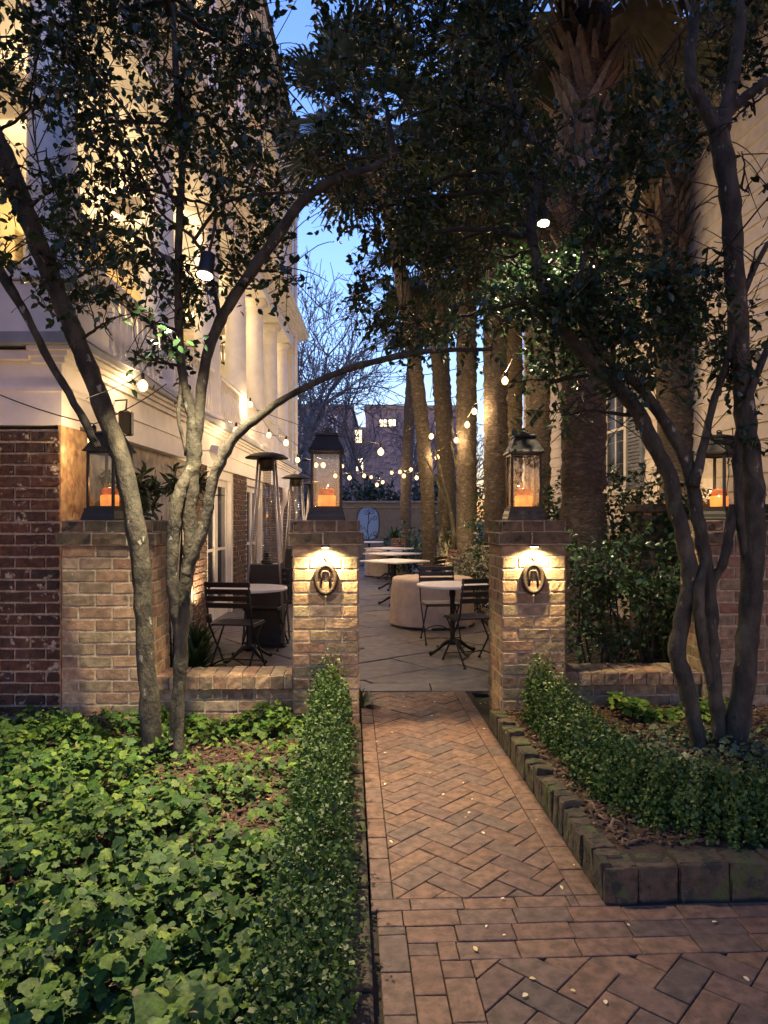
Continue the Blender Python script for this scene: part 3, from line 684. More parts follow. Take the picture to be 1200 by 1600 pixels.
# lamp on the beam, speaker, floodlight
root = empty('porch_speaker', (-2.18, 6.05, 2.27), 'small black speaker box hung below the porch deck', 'speaker')
mb = MB(); mb.box(-2.24, -2.13, 5.98, 6.06, 2.15, 2.36, 0, None, .012); mb.build('box', M['black'], root)
mb = MB(); mb.tube([(-2.19, 6.03, 2.36), (-2.19, 6.05, 2.46), (-2.31, 6.1, 2.46)], .008, 6); mb.build('bracket', M['black'], root)
root = empty('floodlight', (-2.25, 8.9, 2.3), 'white round floodlight fixed to the porch beam', 'light')
mb = MB(); mb.lathe([(.05, 0), (.09, .03), (.12, .16), (.125, .2)], (0, 0, 0), 16, T=lambda x, y, z: Vector((-2.20+z*.6, 9.0+y, 2.30+x-z*.3))); mb.build('housing', M['white'], root, True)
mb = MB(); mb.tube([(-2.31, 9.0, 2.3), (-2.18, 9.0, 2.3)], .02, 8); mb.build('bracket', M['white'], root)
# ------------------------------------------------------------ clapboard house (right)
rh = empty('clapboard_house', (3.6, 9, 0), 'pale clapboard house wall with a shuttered window behind the palms', 'house')
wx = lambda d: 4.35-.09*d
nrm = Vector((-1, -.09, 0)).normalized()
mb = MB(); z = .25; p = .165
while z < 6.25:
    a0, a1 = Vector((wx(2.5), 2.5, z)), Vector((wx(15), 15, z)); up = Vector((0, 0, p+.012)); o = nrm*.032
    a0 += nrm*random.uniform(0, .002)
    mb.add([a0+o, a1+o, a1+up+nrm*.003, a0+up+nrm*.003, a0-nrm*.02, a1-nrm*.02], [(1, 0, 3, 2), (0, 1, 5, 4)]); z += p
mb.build('siding', M['clap'], rh)
mb = MB(); mb.add([(wx(2.5)+.0, 2.5, 0), (wx(15), 15, 0), (10, 15, 0), (10, 2.5, 0), (wx(2.5), 2.5, 6.30), (wx(15), 15, 6.30), (10, 15, 6.30), (10, 2.5, 6.30)], [(3, 2, 1, 0), (4, 5, 6, 7), (1, 5, 4, 0)[::-1], (1, 2, 6, 5), (2, 3, 7, 6), (3, 0, 4, 7)])
mb.build('wall', M['clap'], rh)
def onwall(d, z, out): return Vector((wx(d), d, z))+nrm*out
mb = MB(); Tw = lambda y, o, z: onwall(y, z, o)
mb.box(14.85, 15.03, .0, .05, .2, 6.25, 0, Tw); mb.box(2.5, 15, 0, .035, .18, .30, 0, Tw); mb.build('trim', M['clap'], rh)
for (a, b, z0, z1) in ((10.05, 11.0, 1.92, 3.55),):
    mb = MB(); mb.box(a-.08, a, .024, .06, z0-.08, z1+.08, 0, Tw); mb.box(b, b+.08, .024, .06, z0-.08, z1+.08, 0, Tw); mb.box(a, b, .024, .065, z1, z1+.08, 0, Tw); mb.box(a-.1, b+.1, .024, .09, z0-.13, z0-.08, 0, Tw); mb.box(a, b, .024, .06, z0-.08, z0, 0, Tw)
    mb.box(a, b, .026, .05, (z0+z1)/2-.02, (z0+z1)/2+.02, 0, Tw)
    for k in range(1, 3): mb.box(a+(b-a)*k/3-.01, a+(b-a)*k/3+.01, .026, .045, z0, z1, 0, Tw)
    wn = mb.build('window', M['white'], rh); mb = MB(); mb.box(a, b, .024, .032, z0, z1, 0, Tw); mb.build('pane', M['pane'], wn)
    for q in (a-.58, b+.1):
        mb = MB(); mb.box(q, q+.06, .026, .07, z0-.08, z1+.08, 0, Tw); mb.box(q+.42, q+.48, .026, .07, z0-.08, z1+.08, 0, Tw); zz = z0-.06
        while zz < z1+.04: mb.box(q+.06, q+.42, .03, .062, zz, zz+.035, 0, Tw); zz += .05
        mb.build('shutter', M['shutter'], rh)
mb = MB(); e = .55
mb.add([onwall(2.3, 6.30, e), onwall(15.4, 6.30, e), (10, 15.4, 6.30), (10, 2.3, 6.30), onwall(2.3, 6.47, e+.05), onwall(15.4, 6.47, e+.05), (7.2, 15.4, 8.9), (7.2, 2.3, 8.9), (10, 15.4, 6.45), (10, 2.3, 6.45)], [(0, 3, 2, 1), (0, 1, 5, 4), (4, 5, 6, 7), (1, 2, 8, 6, 5), (3, 0, 4, 7, 9), (7, 6, 8, 9)])
mb.build('roof', M['roof'], rh)

# ------------------------------------------------------------ back wall, garden wall, far building
bw = empty('courtyard_wall', (0, 26, 0), 'tan rendered wall with an oval opening at the end of the courtyard', 'wall')
ox, oz, oa, ob = (575-600)/F*26, H-(818-HY)/F*26, .41, .60
mb = MB(); n = 40; ring = []
def ovpt(a, sc=1.0):
    c, s_ = math.cos(a), math.sin(a); k = (abs(c)**3+abs(s_)**3)**(-1/3); return (ox+oa*c*k*sc, oz+ob*s_*k*sc)
for (y, sg) in ((26, 1), (26.3, -1)):
    vs = []; X0, X1, Z0, Z1 = -2.6, 2.35, 0, 2.02
    for k in range(n):
        a = 2*math.pi*k/n; px, pz = ovpt(a); vs.append((px, y, pz)); dx, dz = math.cos(a), math.sin(a)
        t = min(((X1-ox)/dx if dx > 1e-6 else (X0-ox)/dx if dx < -1e-6 else 1e9), ((Z1-oz)/dz if dz > 1e-6 else (Z0-oz)/dz if dz < -1e-6 else 1e9)); vs.append((ox+dx*t, y, oz+dz*t))
    b0 = len(mb.v); mb.add(vs, [((2*k), 2*k+1, (2*k+3) % (2*n), (2*k+2) % (2*n)) if sg > 0 else (2*k, (2*k+2) % (2*n), (2*k+3) % (2*n), 2*k+1) for k in range(n)])
mb.add([], [(2*k-len(mb.v), (2*k+2) % (2*n)-len(mb.v), 2*n+(2*k+2) % (2*n)-len(mb.v), 2*n+2*k-len(mb.v)) for k in range(n)])
mb.build('wall_face', M['tan'], bw)
mb = MB(); mb.box(-2.6, 2.35, 25.93, 26.37, 2.021, 2.09, 0, None, .01); mb.box(-2.6, 2.35, 25.96, 26.0, 1.84, 1.88); mb.build('coping', M['stone'], bw)
mb = MB(); mb.box(2.35, 2.85, 25.8, 26.4, 0, 2.35); mb.box(2.3, 2.9, 25.75, 26.45, 2.351, 2.45, 0, None, .02); mb.build('end_pillar', M['tan'], bw)
mb = MB(); mb.add([(*(lambda q: (q[0], 26.27, q[1]))(ovpt(2*math.pi*k/n, .995)),) for k in range(n)], [tuple(range(n))]); mb.build('pane', M['frost'], bw)
mb = MB(); yy = 25.99
def spiral(cx, cz, r, a0, turns, sgn=1, lead=None):
    pts = ([lead] if lead else [])+[(cx+r*(1-t)*math.cos(a0+sgn*t*turns*6.283), yy, cz+r*(1-t)*math.sin(a0+sgn*t*turns*6.283)) for t in [k/16 for k in range(15)]]
    mb.tube(pts, .011, 5)
mb.tube([(ovpt(2*math.pi*k/n, .99)[0], yy, ovpt(2*math.pi*k/n, .99)[1]) for k in range(n+1)], .02, 6)
mb.tube([(ox+.02, yy, oz-.58), (ox-.02, yy, oz-.2), (ox+.02, yy, oz+.15), (ox+.04, yy, oz+.55)], .016, 6)
for (dx, dz, sg) in ((.25, .22, 1), (-.05, .42, -1), (.15, .45, 1), (-.27, -.12, -1), (.24, -.36, 1), (-.2, -.45, -1)): spiral(ox+dx, oz+dz, .11, math.pi if sg > 0 else 0, 1.6, sg, (ox+.01, yy, oz+dz-.25))
mb.build('scrollwork', M['black'], bw, True)

gw = empty('garden_wall', (2.7, 6.6, 0), 'dark mossy brick garden wall behind the right tree', 'wall')
mb = MB(); mb.box(2.33, 4.0, 6.46, 6.7, 0, 1.5, 1); brickface(mb, Vector((2.32, 6.45, 0)), XV, -YV, 1.5, 0, 18, m=0); brickface(mb, Vector((2.32, 6.7, 0)), -YV, -XV, .25, 0, 18, m=0); mb.build('brickwork', [M['capb'], M['mortar']], gw)
mb = MB(); mb.box(2.28, 4.0, 6.41, 6.75, 1.501, 1.58, 0, None, .015); mb.build('coping', M['capb'], gw)

fb = empty('apartment_building', (-2, 48, 0), 'far brick apartment building with a few lit windows, seen through bare trees', 'building')
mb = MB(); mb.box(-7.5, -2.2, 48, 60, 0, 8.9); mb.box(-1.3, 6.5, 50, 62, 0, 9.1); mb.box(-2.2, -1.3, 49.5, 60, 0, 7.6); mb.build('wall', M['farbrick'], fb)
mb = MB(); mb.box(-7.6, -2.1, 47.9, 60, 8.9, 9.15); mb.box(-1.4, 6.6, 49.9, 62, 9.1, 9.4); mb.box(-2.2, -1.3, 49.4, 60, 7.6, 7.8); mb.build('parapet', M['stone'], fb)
def fwin(px, py, w_, h_, y, lit):
    x, z = (px-CX)/F*y, H-(py-HY)/F*y
    mb = MB(); mb.box(x-w_/2-.08, x+w_/2+.08, y-.06, y-.002, z-h_/2-.08, z+h_/2+.08); f = mb.build('window', M['white'] if not lit else M['stone'], fb)
    mb = MB(); 
    for a in (-1, 1):
        for b_ in (-1, 1): mb.box(x+a*w_/4-w_/4+.03, x+a*w_/4+w_/4-.03, y-.075, y-.062, z+b_*h_/4-h_/4+.03, z+b_*h_/4+h_/4-.03)
    mb.build('pane', M['winlit'] if lit else M['pane'], f)
for (px, py, w_, h_, y, lit) in ((599, 661, .55, .5, 50, 1), (613, 661, .55, .5, 50, 1), (560, 682, .5, .9, 48, 1), (562, 726, .5, .9, 48, 1), (472, 665, .5, 1.1, 48, 0), (520, 665, .5, 1.1, 48, 0), (640, 700, .8, 1.1, 50, 0), (690, 665, .8, 1.1, 50, 0), (472, 720, .5, 1.1, 48, 0), (720, 700, .8, 1.1, 50, 0), (520, 720, .5, 1.1, 48, 0)): fwin(px, py, w_, h_, y, lit)

# ------------------------------------------------------------ patio heaters
def heater(loc, label):
    root = empty('patio_heater', (0, 0, 0), label, 'patio heater', 'tall pyramid patio heaters beside the porch house')
    mb = MB(); r2 = math.sqrt(2)
    mb.lathe([(.235*r2, 0), (.235*r2, .04), (.225*r2, .05)], n=4, rot=rad(45)); mb.lathe([(.195*r2, .05), (.165*r2, .90), (.16*r2, .93)], n=4, rot=rad(45)); mb.build('gas_housing', M['black'], root)
    for sx in (-1, 1):
        for sy in (-1, 1):
            mb = MB(); mb.tube([(sx*.232, sy*.232, .02), (sx*.085, sy*.085, 2.13)], .014, 6); mb.build('leg', M['steel'], root, True)
    mb = MB(); mb.lathe([(.05, .93), (.05, 2.02)], n=16); mb.build('glass_tube', M['tube'], root, True)
    mb = MB(); mb.lathe([(.07, .93), (.07, .96), (.03, .98), (.025, 1.05)], n=12); mb.build('burner', M['black'], root, True); mb = MB(); mb.lathe([(.07, 2.0), (.08, 2.05), (.10, 2.10), (.10, 2.14)], n=12); mb.build('tube_collar', M['black'], root, True)
    mb = MB()
    for i in range(38):
        z = .95+i*.0285; q = .232-(z-.02)/2.11*.147-.004
        for a in range(4):
            c = [(q, -q), (q, q), (-q, q), (-q, -q), (q, -q)]
            mb.tube([(*c[a], z), (*c[a+1], z)], .0016, 3, cap=False)
    mb.build('guard', M['steel'], root)
    mb = MB(); mb.lathe([(.245, 2.14), (.25, 2.15), (.19, 2.185), (.12, 2.205), (.03, 2.215)], n=28); mb.build('reflector', M['black'], root, True)
    root.location = loc; return root
h1 = heater(W(417, HY+H*F/8.2, 8.2), 'patio heater nearest the gate, standing behind the left round table')
h2 = copy_tree(h1); h2.location = (-1.52, 12.3, 0); h2['label'] = 'second patio heater, standing just left of the gate pier lantern'
h3 = copy_tree(h1); h3.location = (-1.45, 14.6, 0); h3['label'] = 'farthest patio heater, half hidden behind the gate pier lantern'

# ------------------------------------------------------------ bistro tables, chairs, covers
def table(loc, label, top='round', size=.38, rz=0, group='cafe tables in the courtyard'):
    root = empty('cafe_table', (0, 0, 0), label, 'table', group); mb = MB(); zt_ = .72
    if top == 'round': mb.lathe([(size-.008, 0), (size, .006), (size, .022), (size-.006, .028)], (0, 0, zt_), 40)
    else: mb.box(-size, size, -size, size, zt_, zt_+.028, 0, None, .006)
    mb.build('tabletop', M['marble'], root)
    mb = MB(); mb.lathe([(.11, .70), (.11, .715), (.03, .719)][::1], n=16); mb.lathe([(.045, .10), (.05, .14), (.03, .17), (.026, .20), (.026, .60), (.036, .64), (.03, .70)], n=14); mb.build('column', M['black'], root, True)
    for k in range(4):
        a = k*math.pi/2+.5; c, s_ = math.cos(a), math.sin(a)
        pr = catmull([(.03, .13, .028), (.10, .115, .024), (.19, .055, .017), (.25, .025, .019), (.275, .022, .026), (.29, .02, .018)], 3)
        mb = MB(); mb.tube([(p[0]*c, p[0]*s_, p[1]+.006) for p in pr], [p[2] for p in pr], 8); mb.build('leg', M['black'], root, True)
    root.location = loc; root.rotation_euler = (0, 0, rz); return root
table((W(707, 917, 7.62)[0], 7.62, 0), 'round white table right of the path, beside the right gate pier', 'round', .385)
table((W(389, 922, 7.25)[0], 7.25, 0), 'round white table behind the low wall left of the path', 'round', .39, .3)
sq = table((.18, 11.9, 0), 'nearest square white table past the canvas covered fire pit', 'square', .42, rad(45))
for (x, y, lb) in ((.16, 14.4, 'second square white table from the gate'), (.12, 16.9, 'third square white table from the gate, nearly edge on')):
    c = copy_tree(sq); c.location = (x, y, 0); c['label'] = lb
table((-.45, 21.5, 0), 'small round white table in front of the far tan wall', 'round', .45)
def chair(slat, label):
    root = empty('folding_chair', (0, 0, 0), label, 'chair', 'slatted folding cafe chairs')
    w_ = .205; ms = M['black']
    mb = MB()
    for (z0) in (.625, .69, .755, .82):
        yb = -.19-(z0-.46)*.22; mb.box(-w_-.012, w_+.012, -.011, .006, 0, .048, 0, lambda x, y, z, yb=yb, z0=z0: Vector((x, yb+y-z*.2, z0+z)), .004)
    mb.build('backrest', slat, root)
    mb = MB()
    for k in range(6):
        y = -.16+k*.062; mb.box(-w_+.004, w_-.004, y, y+.048, .452, .468, 0, None, .004)
    mb.build('seat', slat, root)
    for s in (-1, 1):
        mb = MB(); mb.tube([(s*w_, -.29, .87), (s*w_, -.20, .50), (s*w_, -.15, .42), (s*w_, .22, .012)], .009, 6); mb.lathe([(.016, 0), (.016, .014), (.009, .02)], (s*w_, .22, 0), 8); mb.build('leg', ms, root, True)
        mb = MB(); mb.tube([(s*(w_-.02), .19, .445), (s*(w_-.02), .12, .40), (s*(w_-.02), -.27, .012)], .009, 6); mb.lathe([(.016, 0), (.016, .014), (.009, .02)], (s*(w_-.02), -.27, 0), 8); mb.build('leg', ms, root, True)
    mb = MB(); mb.tube([(-w_, -.17, .445), (-w_, .2, .445)], .008, 5); mb.tube([(w_, -.17, .445), (w_, .2, .445)], .008, 5); mb.tube([(-w_+.02, .17, .44), (w_-.02, .17, .44)], .007, 5); mb.build('seat_frame', ms, root)
    mb = MB(); mb.tube([(x, -.22, .07+.09*(1-(x/.185)**2)) for x in [-.185+.37*k/12 for k in range(13)]], .007, 6); mb.build('stretcher', ms, root, True); mb = MB(); mb.tube([(-w_, .17, .075), (w_, .17, .075)], .006, 5); mb.build('stretcher', ms, root, True)
    return root
ch0 = chair(M['wood'], 'black slatted chair with its back to the low wall at the left round table'); used = [0]
ch1 = None
def place(x, y, rz, label, proto=None):
    global ch1
    if proto == 'red':
        if ch1 is None: ch1 = chair(M['redwood'], label); o = ch1
        else: o = copy_tree(ch1)
    elif not used[0]: o = ch0; used[0] = 1
    else: o = copy_tree(ch0)
    o.location = (x, y, 0); o.rotation_euler = (0, 0, rad(rz)); o['label'] = label; return o
place((371-600)/F*6.75, 6.75, -8, 'black slatted chair with its back to the low wall at the left round table')
place((415-600)/F*8.0, 8.0, 172, 'black slatted chair on the far side of the left round table, by the heater')
place((735-600)/F*7.15, 7.15, 18, 'black slatted chair with its back to the gate at the right round table')
place((688-600)/F*8.35, 8.35, 186, 'grey blue slatted chair between the right round table and the canvas cover')
place(.95, 11.4, 100, 'black slatted chair turned side on at the nearest square table')
place(.62, 11.0, 60, 'black slatted chair drawn up close to the nearest square table')
place(1.02, 13.2, 105, 'red brown chair at the second square table, nearest of the red ones', 'red')
place(.95, 15.2, 110, 'red brown chair beside the third square table, in front of the palms', 'red')
place(.85, 17.4, 120, 'red brown chair second farthest along the palms', 'red')
place(.35, 20.4, 165, 'farthest red brown chair near the potted cycad', 'red')
def cover(loc, r, h, label):
    root = empty('fire_pit_cover', loc, label, 'cover', 'canvas covers over round fire pits'); n = 72; vs = []; prs = [(1.0, 0), (1.01, .04), (1.0, .12), (1.0, .22), (.995, .34), (.99, .46), (.99, h-.05), (.975, h-.015), (.94, h), (.5, h+.008), (.02, h+.01)]
    rr = random.Random(int(loc[1]*10))
    wv = [(rr.randint(5, 23), rr.uniform(0, 6), rr.uniform(.003, .009)) for _ in range(7)]
    for (q, z) in prs:
        for k in range(n):
            a = 2*math.pi*k/n; f = max(0, (h-.1-z)/h); d = sum(am*math.sin(m_*a+ph+z*9*(1 if m_ % 2 else -1)) for m_, ph, am in wv)*(.35+2.0*f)
            vs.append((loc[0]+(r*q+d)*math.cos(a), loc[1]+(r*q+d)*math.sin(a), loc[2]+z+rr.uniform(-.006, .006)*(z > 0)))
    mb = MB(); mb.add(vs, [(i*n+k, i*n+(k+1) % n, (i+1)*n+(k+1) % n, (i+1)*n+k) for i in range(len(prs)-1) for k in range(n)]+[tuple((len(prs)-1)*n+k for k in range(n))]); mb.build('canvas', M['cover'], root, True)
    mb = MB(); mb.tube([(loc[0]+(r+.012)*math.cos(a), loc[1]+(r+.012)*math.sin(a), .02) for a in [2*math.pi*k/40 for k in range(41)]], .014, 6); mb.build('hem', M['wood'], root, True)
cover((.66, 9.75, .005), .56, .64, 'beige canvas cover over a round fire pit behind the right round table')
cover((.08, 17.9, .005), .56, .66, 'beige canvas cover over a round fire pit behind the square tables')

# ------------------------------------------------------------ string lights
def strings(ends, bulbs, label, power=2.0, own=None):
    root = empty('string_light', ends[0], label, 'string light', 'strings of light bulbs over the courtyard')
    bp = [W(*b) for b in bulbs]; top = [p+Vector((0, 0, .105)) for p in bp]; pts = [Vector(ends[0])]+top+([Vector(ends[1])] if ends[1] else [])
    path = []
    for a, b in zip(pts[:-1], pts[1:]):
        n = 6; sg = min(.10, (b-a).length*.03)
        path += [a.lerp(b, k/n)-Vector((0, 0, sg*4*(k/n)*(1-k/n))) for k in range(n)]
    path.append(pts[-1]); mb = MB(); mb.tube(path, .0045, 5, cap=False); mb.build('cable', M['black'], root)
    for k, p in enumerate(bp):
        mb = MB(); mb.lathe([(.014, .035), (.017, .05), (.017, .085), (.008, .10)], p, 10); s_ = mb.build('socket', M['black'], root, True)
        mb = MB(); mb.lathe([(.004, -.06), (.026, -.050), (.041, -.024), (.043, 0), (.031, .024), (.014, .038)], p, 12); b = mb.build('bulb', M['bulb'], root, True)
        lamp('bulb_light', p, 2.0*(own[k] if own else power), (1, .64, .30), .018, parent=root)
strings((W(-30, 604, 5.0), W(260, 600, 5.6)), [(147, 686, 5.0)], 'single bulb hanging beside the outer left lantern', own=[5])
strings((W(60, 470, 4.4), W(640, 715, 19)), [(223, 601, 6.1), (369, 672, 9.6), (447, 691, 11.5), (505, 726, 13.5), (546, 746, 16.5)], 'bulb string running along the porch house beam', own=[3.2, 2.8, 4, 4, 4])
strings((W(372, 610, 11.2), W(628, 745, 23)), [(391, 631, 12), (420, 679, 12.6), (465, 718, 14), (494, 726, 15.2), (524, 743, 17.5), (569, 743, 19), (598, 753, 21)], 'bulb string from the far porch columns sagging towards the tan wall', own=[5, 4.5, 5, 5, 5, 5, 5])
strings((W(400, 640, 9.5), W(690, 625, 12.8)), [(595, 705, 10)], 'lone larger bulb hanging over the middle of the courtyard', own=[18])
strings((W(540, 705, 19), W(682, 640, 13.2)), [(589, 757, 19), (631, 743, 17), (661, 716, 14.2), (674, 681, 12.8)], 'bulb string rising to the palm with the leaning neighbour', power=6)
strings((W(560, 735, 23), W(800, 560, 8.6)), [(580, 745, 22), (625, 737, 18.5), (651, 746, 17), (683, 714, 14), (713, 687, 13), (730, 663, 11.6), (741, 642, 11.2), (789, 594, 9.2)], 'bulb string climbing past the straight palms towards the right', own=[4, 4, 4, 6, 8, 10, 12, 26])
strings((W(470, 700, 22), W(760, 610, 15)), [(535, 728, 21), (612, 738, 20.5), (642, 733, 19), (668, 728, 18), (694, 706, 16.5), (717, 676, 15.6)], 'farthest bulb string swagging low across the courtyard to the palms', own=[4, 4, 4, 4, 4, 4])
for k, (a, b) in enumerate((((430, 560, 30), (720, 575, 34)), ((420, 605, 30), (720, 618, 34)), ((400, 470, 30), (720, 655, 34)))):
    mb = MB(); A_, B_ = W(*a), W(*b); mb.tube([A_.lerp(B_, t/10)-Vector((0, 0, .6*4*(t/10)*(1-t/10))) for t in range(-10, 31)], .02, 4)
    tag(mb.build('overhead_wire', M['black']), ['topmost dark overhead wire crossing the sky beyond the courtyard', 'middle dark overhead wire crossing beyond the courtyard', 'slanting dark overhead wire crossing beyond the courtyard'][k], 'wire', 'overhead wires beyond the courtyard')
mb = MB(); mb.tube([(W(462, 810, 17.8)[0], 17.8, 0), (W(462, 810, 17.8)[0], 17.8, 11)], [.055, .045], 10); tag(mb.build('flag_pole', M['white'], None, True), 'tall pale pole standing at the far corner of the porch house', 'pole')
# ------------------------------------------------------------ near trees
def stem(root, pts, d, name='trunk', wob=.05, sub=5):
    """pts (px,py,width_px[,d])"""
    q = catmull([(p[0], p[1], p[2], p[3] if len(p) > 3 else d) for p in pts], sub)
    P3, R3 = [], []
    for i, a in enumerate(q):
        v = W(a[0], a[1], a[3]); P3.append(v+Vector((random.uniform(-1, 1), random.uniform(-1, 1), 0))*.004); R3.append(max(a[2], 1.5)*(.80 if a[2] > 12 else .9)*a[3]/F/2*(1+.06*math.sin(i*1.7+pts[0][0])+random.uniform(-.03, .03)))
    mb = MB(); mb.tube(P3, R3, 14 if pts[0][2] > 14 else 8, wob=wob if pts[0][2] > 14 else 0); mb.build(name, M['bark'], root, True); return P3
def limbs(root, starts, cents, r0=.022, n=4, name='branch'):
    """a limb from the nearest stem point to each clump, forking into twigs"""
    mb = MB()
    for (c, sg) in cents:
        c = Vector(c); s = min(starts, key=lambda p: (p-c).length+max(0, p.z-c.z)*1.5)
        def curve(a, b, r, k=7):
            mid = a.lerp(b, .5)+Vector((random.uniform(-1, 1), random.uniform(-1, 1), random.uniform(0, 1.2)))*(b-a).length*.12
            pts = [a.lerp(mid, t/k*2) if t*2 <= k else mid.lerp(b, (t-k/2)/(k/2)) for t in range(k+1)]
            pts = [Vector(p) for p in catmull(pts[::2]+[b], 3)]
            pts = [p+Vector((random.uniform(-1, 1), random.uniform(-1, 1), random.uniform(-1, 1)))*r*.6 for p in pts]
            if r > .009 or min((p-q).length for p in pts for q in (W(320, 438, 3.75), W(849, 357, 4.95))) > .34: mb.tube(pts, [r*(1-.7*i/len(pts)) for i in range(len(pts))], 6, cap=False)
            return pts
        L_ = (c-s).length; pts = curve(s, c, min(r0, .008+.012*L_))
        for k in range(n):
            a = random.choice(pts[len(pts)//3:]); b = c+Vector([random.uniform(-1.4, 1.4)*sg[i] for i in range(3)]); pp = curve(a, b, .007)
            for kk in range(2):
                a2 = random.choice(pp[2:]); b2 = a2+Vector([random.uniform(-1, 1)*.35 for _ in range(3)]); curve(a2, b2, .0035, 4)
    mb.build(name, M['twig'], root, True)
def cl(px, py, rx, ry, d, sd, n):
    c = W(px, py, d); return (tuple(c), (rx*d/F, sd, ry*d/F), n)
lt = empty('ligustrum_tree', W(255, HY+H*F/4.2, 4.2), 'evergreen tree with pale crooked stems in the left ivy bed', 'tree')
A = stem(lt, [(243, 1200, 54), (236, 1130, 40), (226, 1000, 34), (222, 920, 34), (216, 850, 38), (196, 740, 36), (170, 660, 36), (140, 580, 35), (112, 510, 34), (88, 455, 33), (62, 390, 36), (40, 330, 36), (15, 262, 36), (-15, 190, 32), (-60, 60, 26, 4.3)], 4.2)
A += stem(lt, [(152, 700, 17), (125, 645, 15), (78, 565, 15), (40, 490, 16), (10, 440, 20), (-30, 380, 22)], 4.15, 'branch')
B = stem(lt, [(273, 1200, 34), (276, 1130, 28), (282, 1040, 26), (286, 950, 26), (292, 900, 26), (297, 860, 26), (296, 800, 26), (301, 740, 28), (303, 700, 30), (300, 650, 22), (286, 590, 17), (279, 500, 15), (279, 420, 14), (281, 330, 14), (284, 235, 13), (276, 130, 11), (270, 0, 8)], 4.2)
A += B
A += stem(lt, [(286, 1040, 12, 4.2), (281, 1000, 17, 4.18), (273, 955, 20, 4.15), (268, 900, 24), (270, 840, 25), (278, 780, 26), (292, 740, 20, 4.18), (302, 705, 14, 4.21)], 4.14)
C_ = stem(lt, [(303, 705, 22), (312, 640, 21), (322, 560, 21), (345, 500, 21), (375, 450, 22), (425, 380, 22), (470, 318, 20), (520, 282, 18), (580, 262, 12, 4.4), (620, 240, 7, 4.5)], 4.2, 'branch')
D_ = stem(lt, [(290, 900, 20), (306, 860, 20), (322, 815, 21), (330, 760, 20), (345, 722, 21), (368, 682, 19), (405, 652, 16), (450, 620, 13), (540, 578, 13), (640, 553, 11), (700, 547, 9), (770, 546, 6)], 4.1, 'branch')
E_ = stem(lt, [(282, 1060, 10, 4.19), (281, 1110, 17, 4.15), (276, 1205, 24, 4.12)], 4.1, 'trunk')
stem(lt, [(285, 590, 7, 4.2), (279, 650, 7, 4.17), (291, 712, 5, 4.2)], 4.2, 'branch'); stem(lt, [(345, 500, 8), (325, 420, 7), (300, 370, 6), (250, 330, 5), (200, 230, 4)], 4.2, 'branch')
stem(lt, [(278, 430, 9), (255, 400, 7), (190, 360, 6), (120, 350, 4)], 4.2, 'branch'); stem(lt, [(281, 330, 9), (250, 270, 7), (210, 190, 6), (130, 90, 5)], 4.2, 'branch'); stem(lt, [(300, 380, 6), (340, 325, 7), (380, 308, 6), (450, 300, 5), (520, 300, 4)], 4.2, 'branch')
starts = A+C_+D_+B
LC = [cl(40, 50, 60, 60, 4.2, .5, 95), cl(150, 30, 70, 50, 4.4, .5, 105), cl(260, 60, 70, 60, 4.5, .5, 120), cl(370, 40, 60, 60, 4.7, .5, 150), cl(440, 130, 45, 60, 4.9, .5, 60),
      cl(60, 160, 55, 45, 4.1, .4, 62), cl(150, 190, 55, 60, 4.2, .4, 62), cl(300, 170, 60, 60, 4.4, .4, 125), cl(370, 220, 45, 50, 4.6, .4, 70), cl(90, 290, 70, 50, 4.1, .4, 58), cl(200, 300, 50, 50, 4.1, .4, 62),
      cl(330, 320, 55, 45, 4.3, .4, 48), cl(400, 300, 45, 40, 4.6, .4, 34), cl(60, 390, 50, 30, 4.1, .3, 30), cl(170, 410, 60, 30, 4.1, .3, 36), cl(260, 400, 40, 40, 4.1, .3, 30), cl(350, 420, 25, 25, 4.2, .3, 8), cl(455, 428, 22, 18, 4.3, .2, 9),
      cl(170, 500, 30, 16, 4.0, .2, 11), cl(215, 492, 40, 18, 4.0, .25, 20), cl(290, 480, 35, 25, 4.0, .25, 18), cl(228, 560, 14, 9, 4.0, .08, 3), cl(20, 420, 25, 20, 4.0, .2, 9), cl(520, 260, 45, 35, 4.9, .5, 40), cl(560, 100, 60, 60, 5.0, .6, 100)]
LC += [((-2.2, 2.2, 4.6), (.7, .8, .4), 260), ((-1.2, 1.6, 4.9), (.8, .8, .35), 300), ((-2.6, .6, 4.4), (.8, .8, .4), 260), ((-.6, .2, 4.8), (.8, .8, .35), 280), ((-1.8, -1.0, 4.4), (.9, .8, .5), 300)]   # out-of-view clusters added over path and camera to shade the foreground
limbs(lt, starts, [(c, s) for c, s, n in LC], .02, 3)
crown('crown', [sprays(c, s, int(n*1.0), .22, 9, .053, clump=1.1) for c, s, n in LC], lt, [M['leaf'], M['twig']])

rt = empty('ligustrum_tree', W(1130, HY+H*F/4.07, 4.07), 'evergreen tree with several dark stems in the right bed', 'tree')
A = stem(rt, [(1100, 1200, 30), (1085, 1130, 30), (1070, 1060, 33), (1058, 1020, 32), (1068, 960, 31), (1078, 910, 31), (1070, 850, 31), (1055, 790, 30), (1045, 740, 30), (1018, 690, 30), (995, 640, 29), (955, 595, 28), (915, 555, 27), (880, 515, 24), (850, 450, 22, 4.2), (830, 350, 20, 4.4), (840, 250, 18, 4.6), (800, 150, 15, 4.8), (770, 20, 12, 5)], 4.1)
A += stem(rt, [(1128, 1190, 30), (1122, 1120, 28), (1115, 1060, 28), (1112, 1000, 27), (1108, 920, 26), (1098, 850, 26), (1088, 800, 26), (1082, 755, 27), (1068, 710, 26), (1035, 655, 22), (1000, 605, 20), (965, 575, 19), (930, 535, 17), (900, 470, 14), (920, 380, 12, 4.3), (960, 250, 9, 4.5)], 4.1)
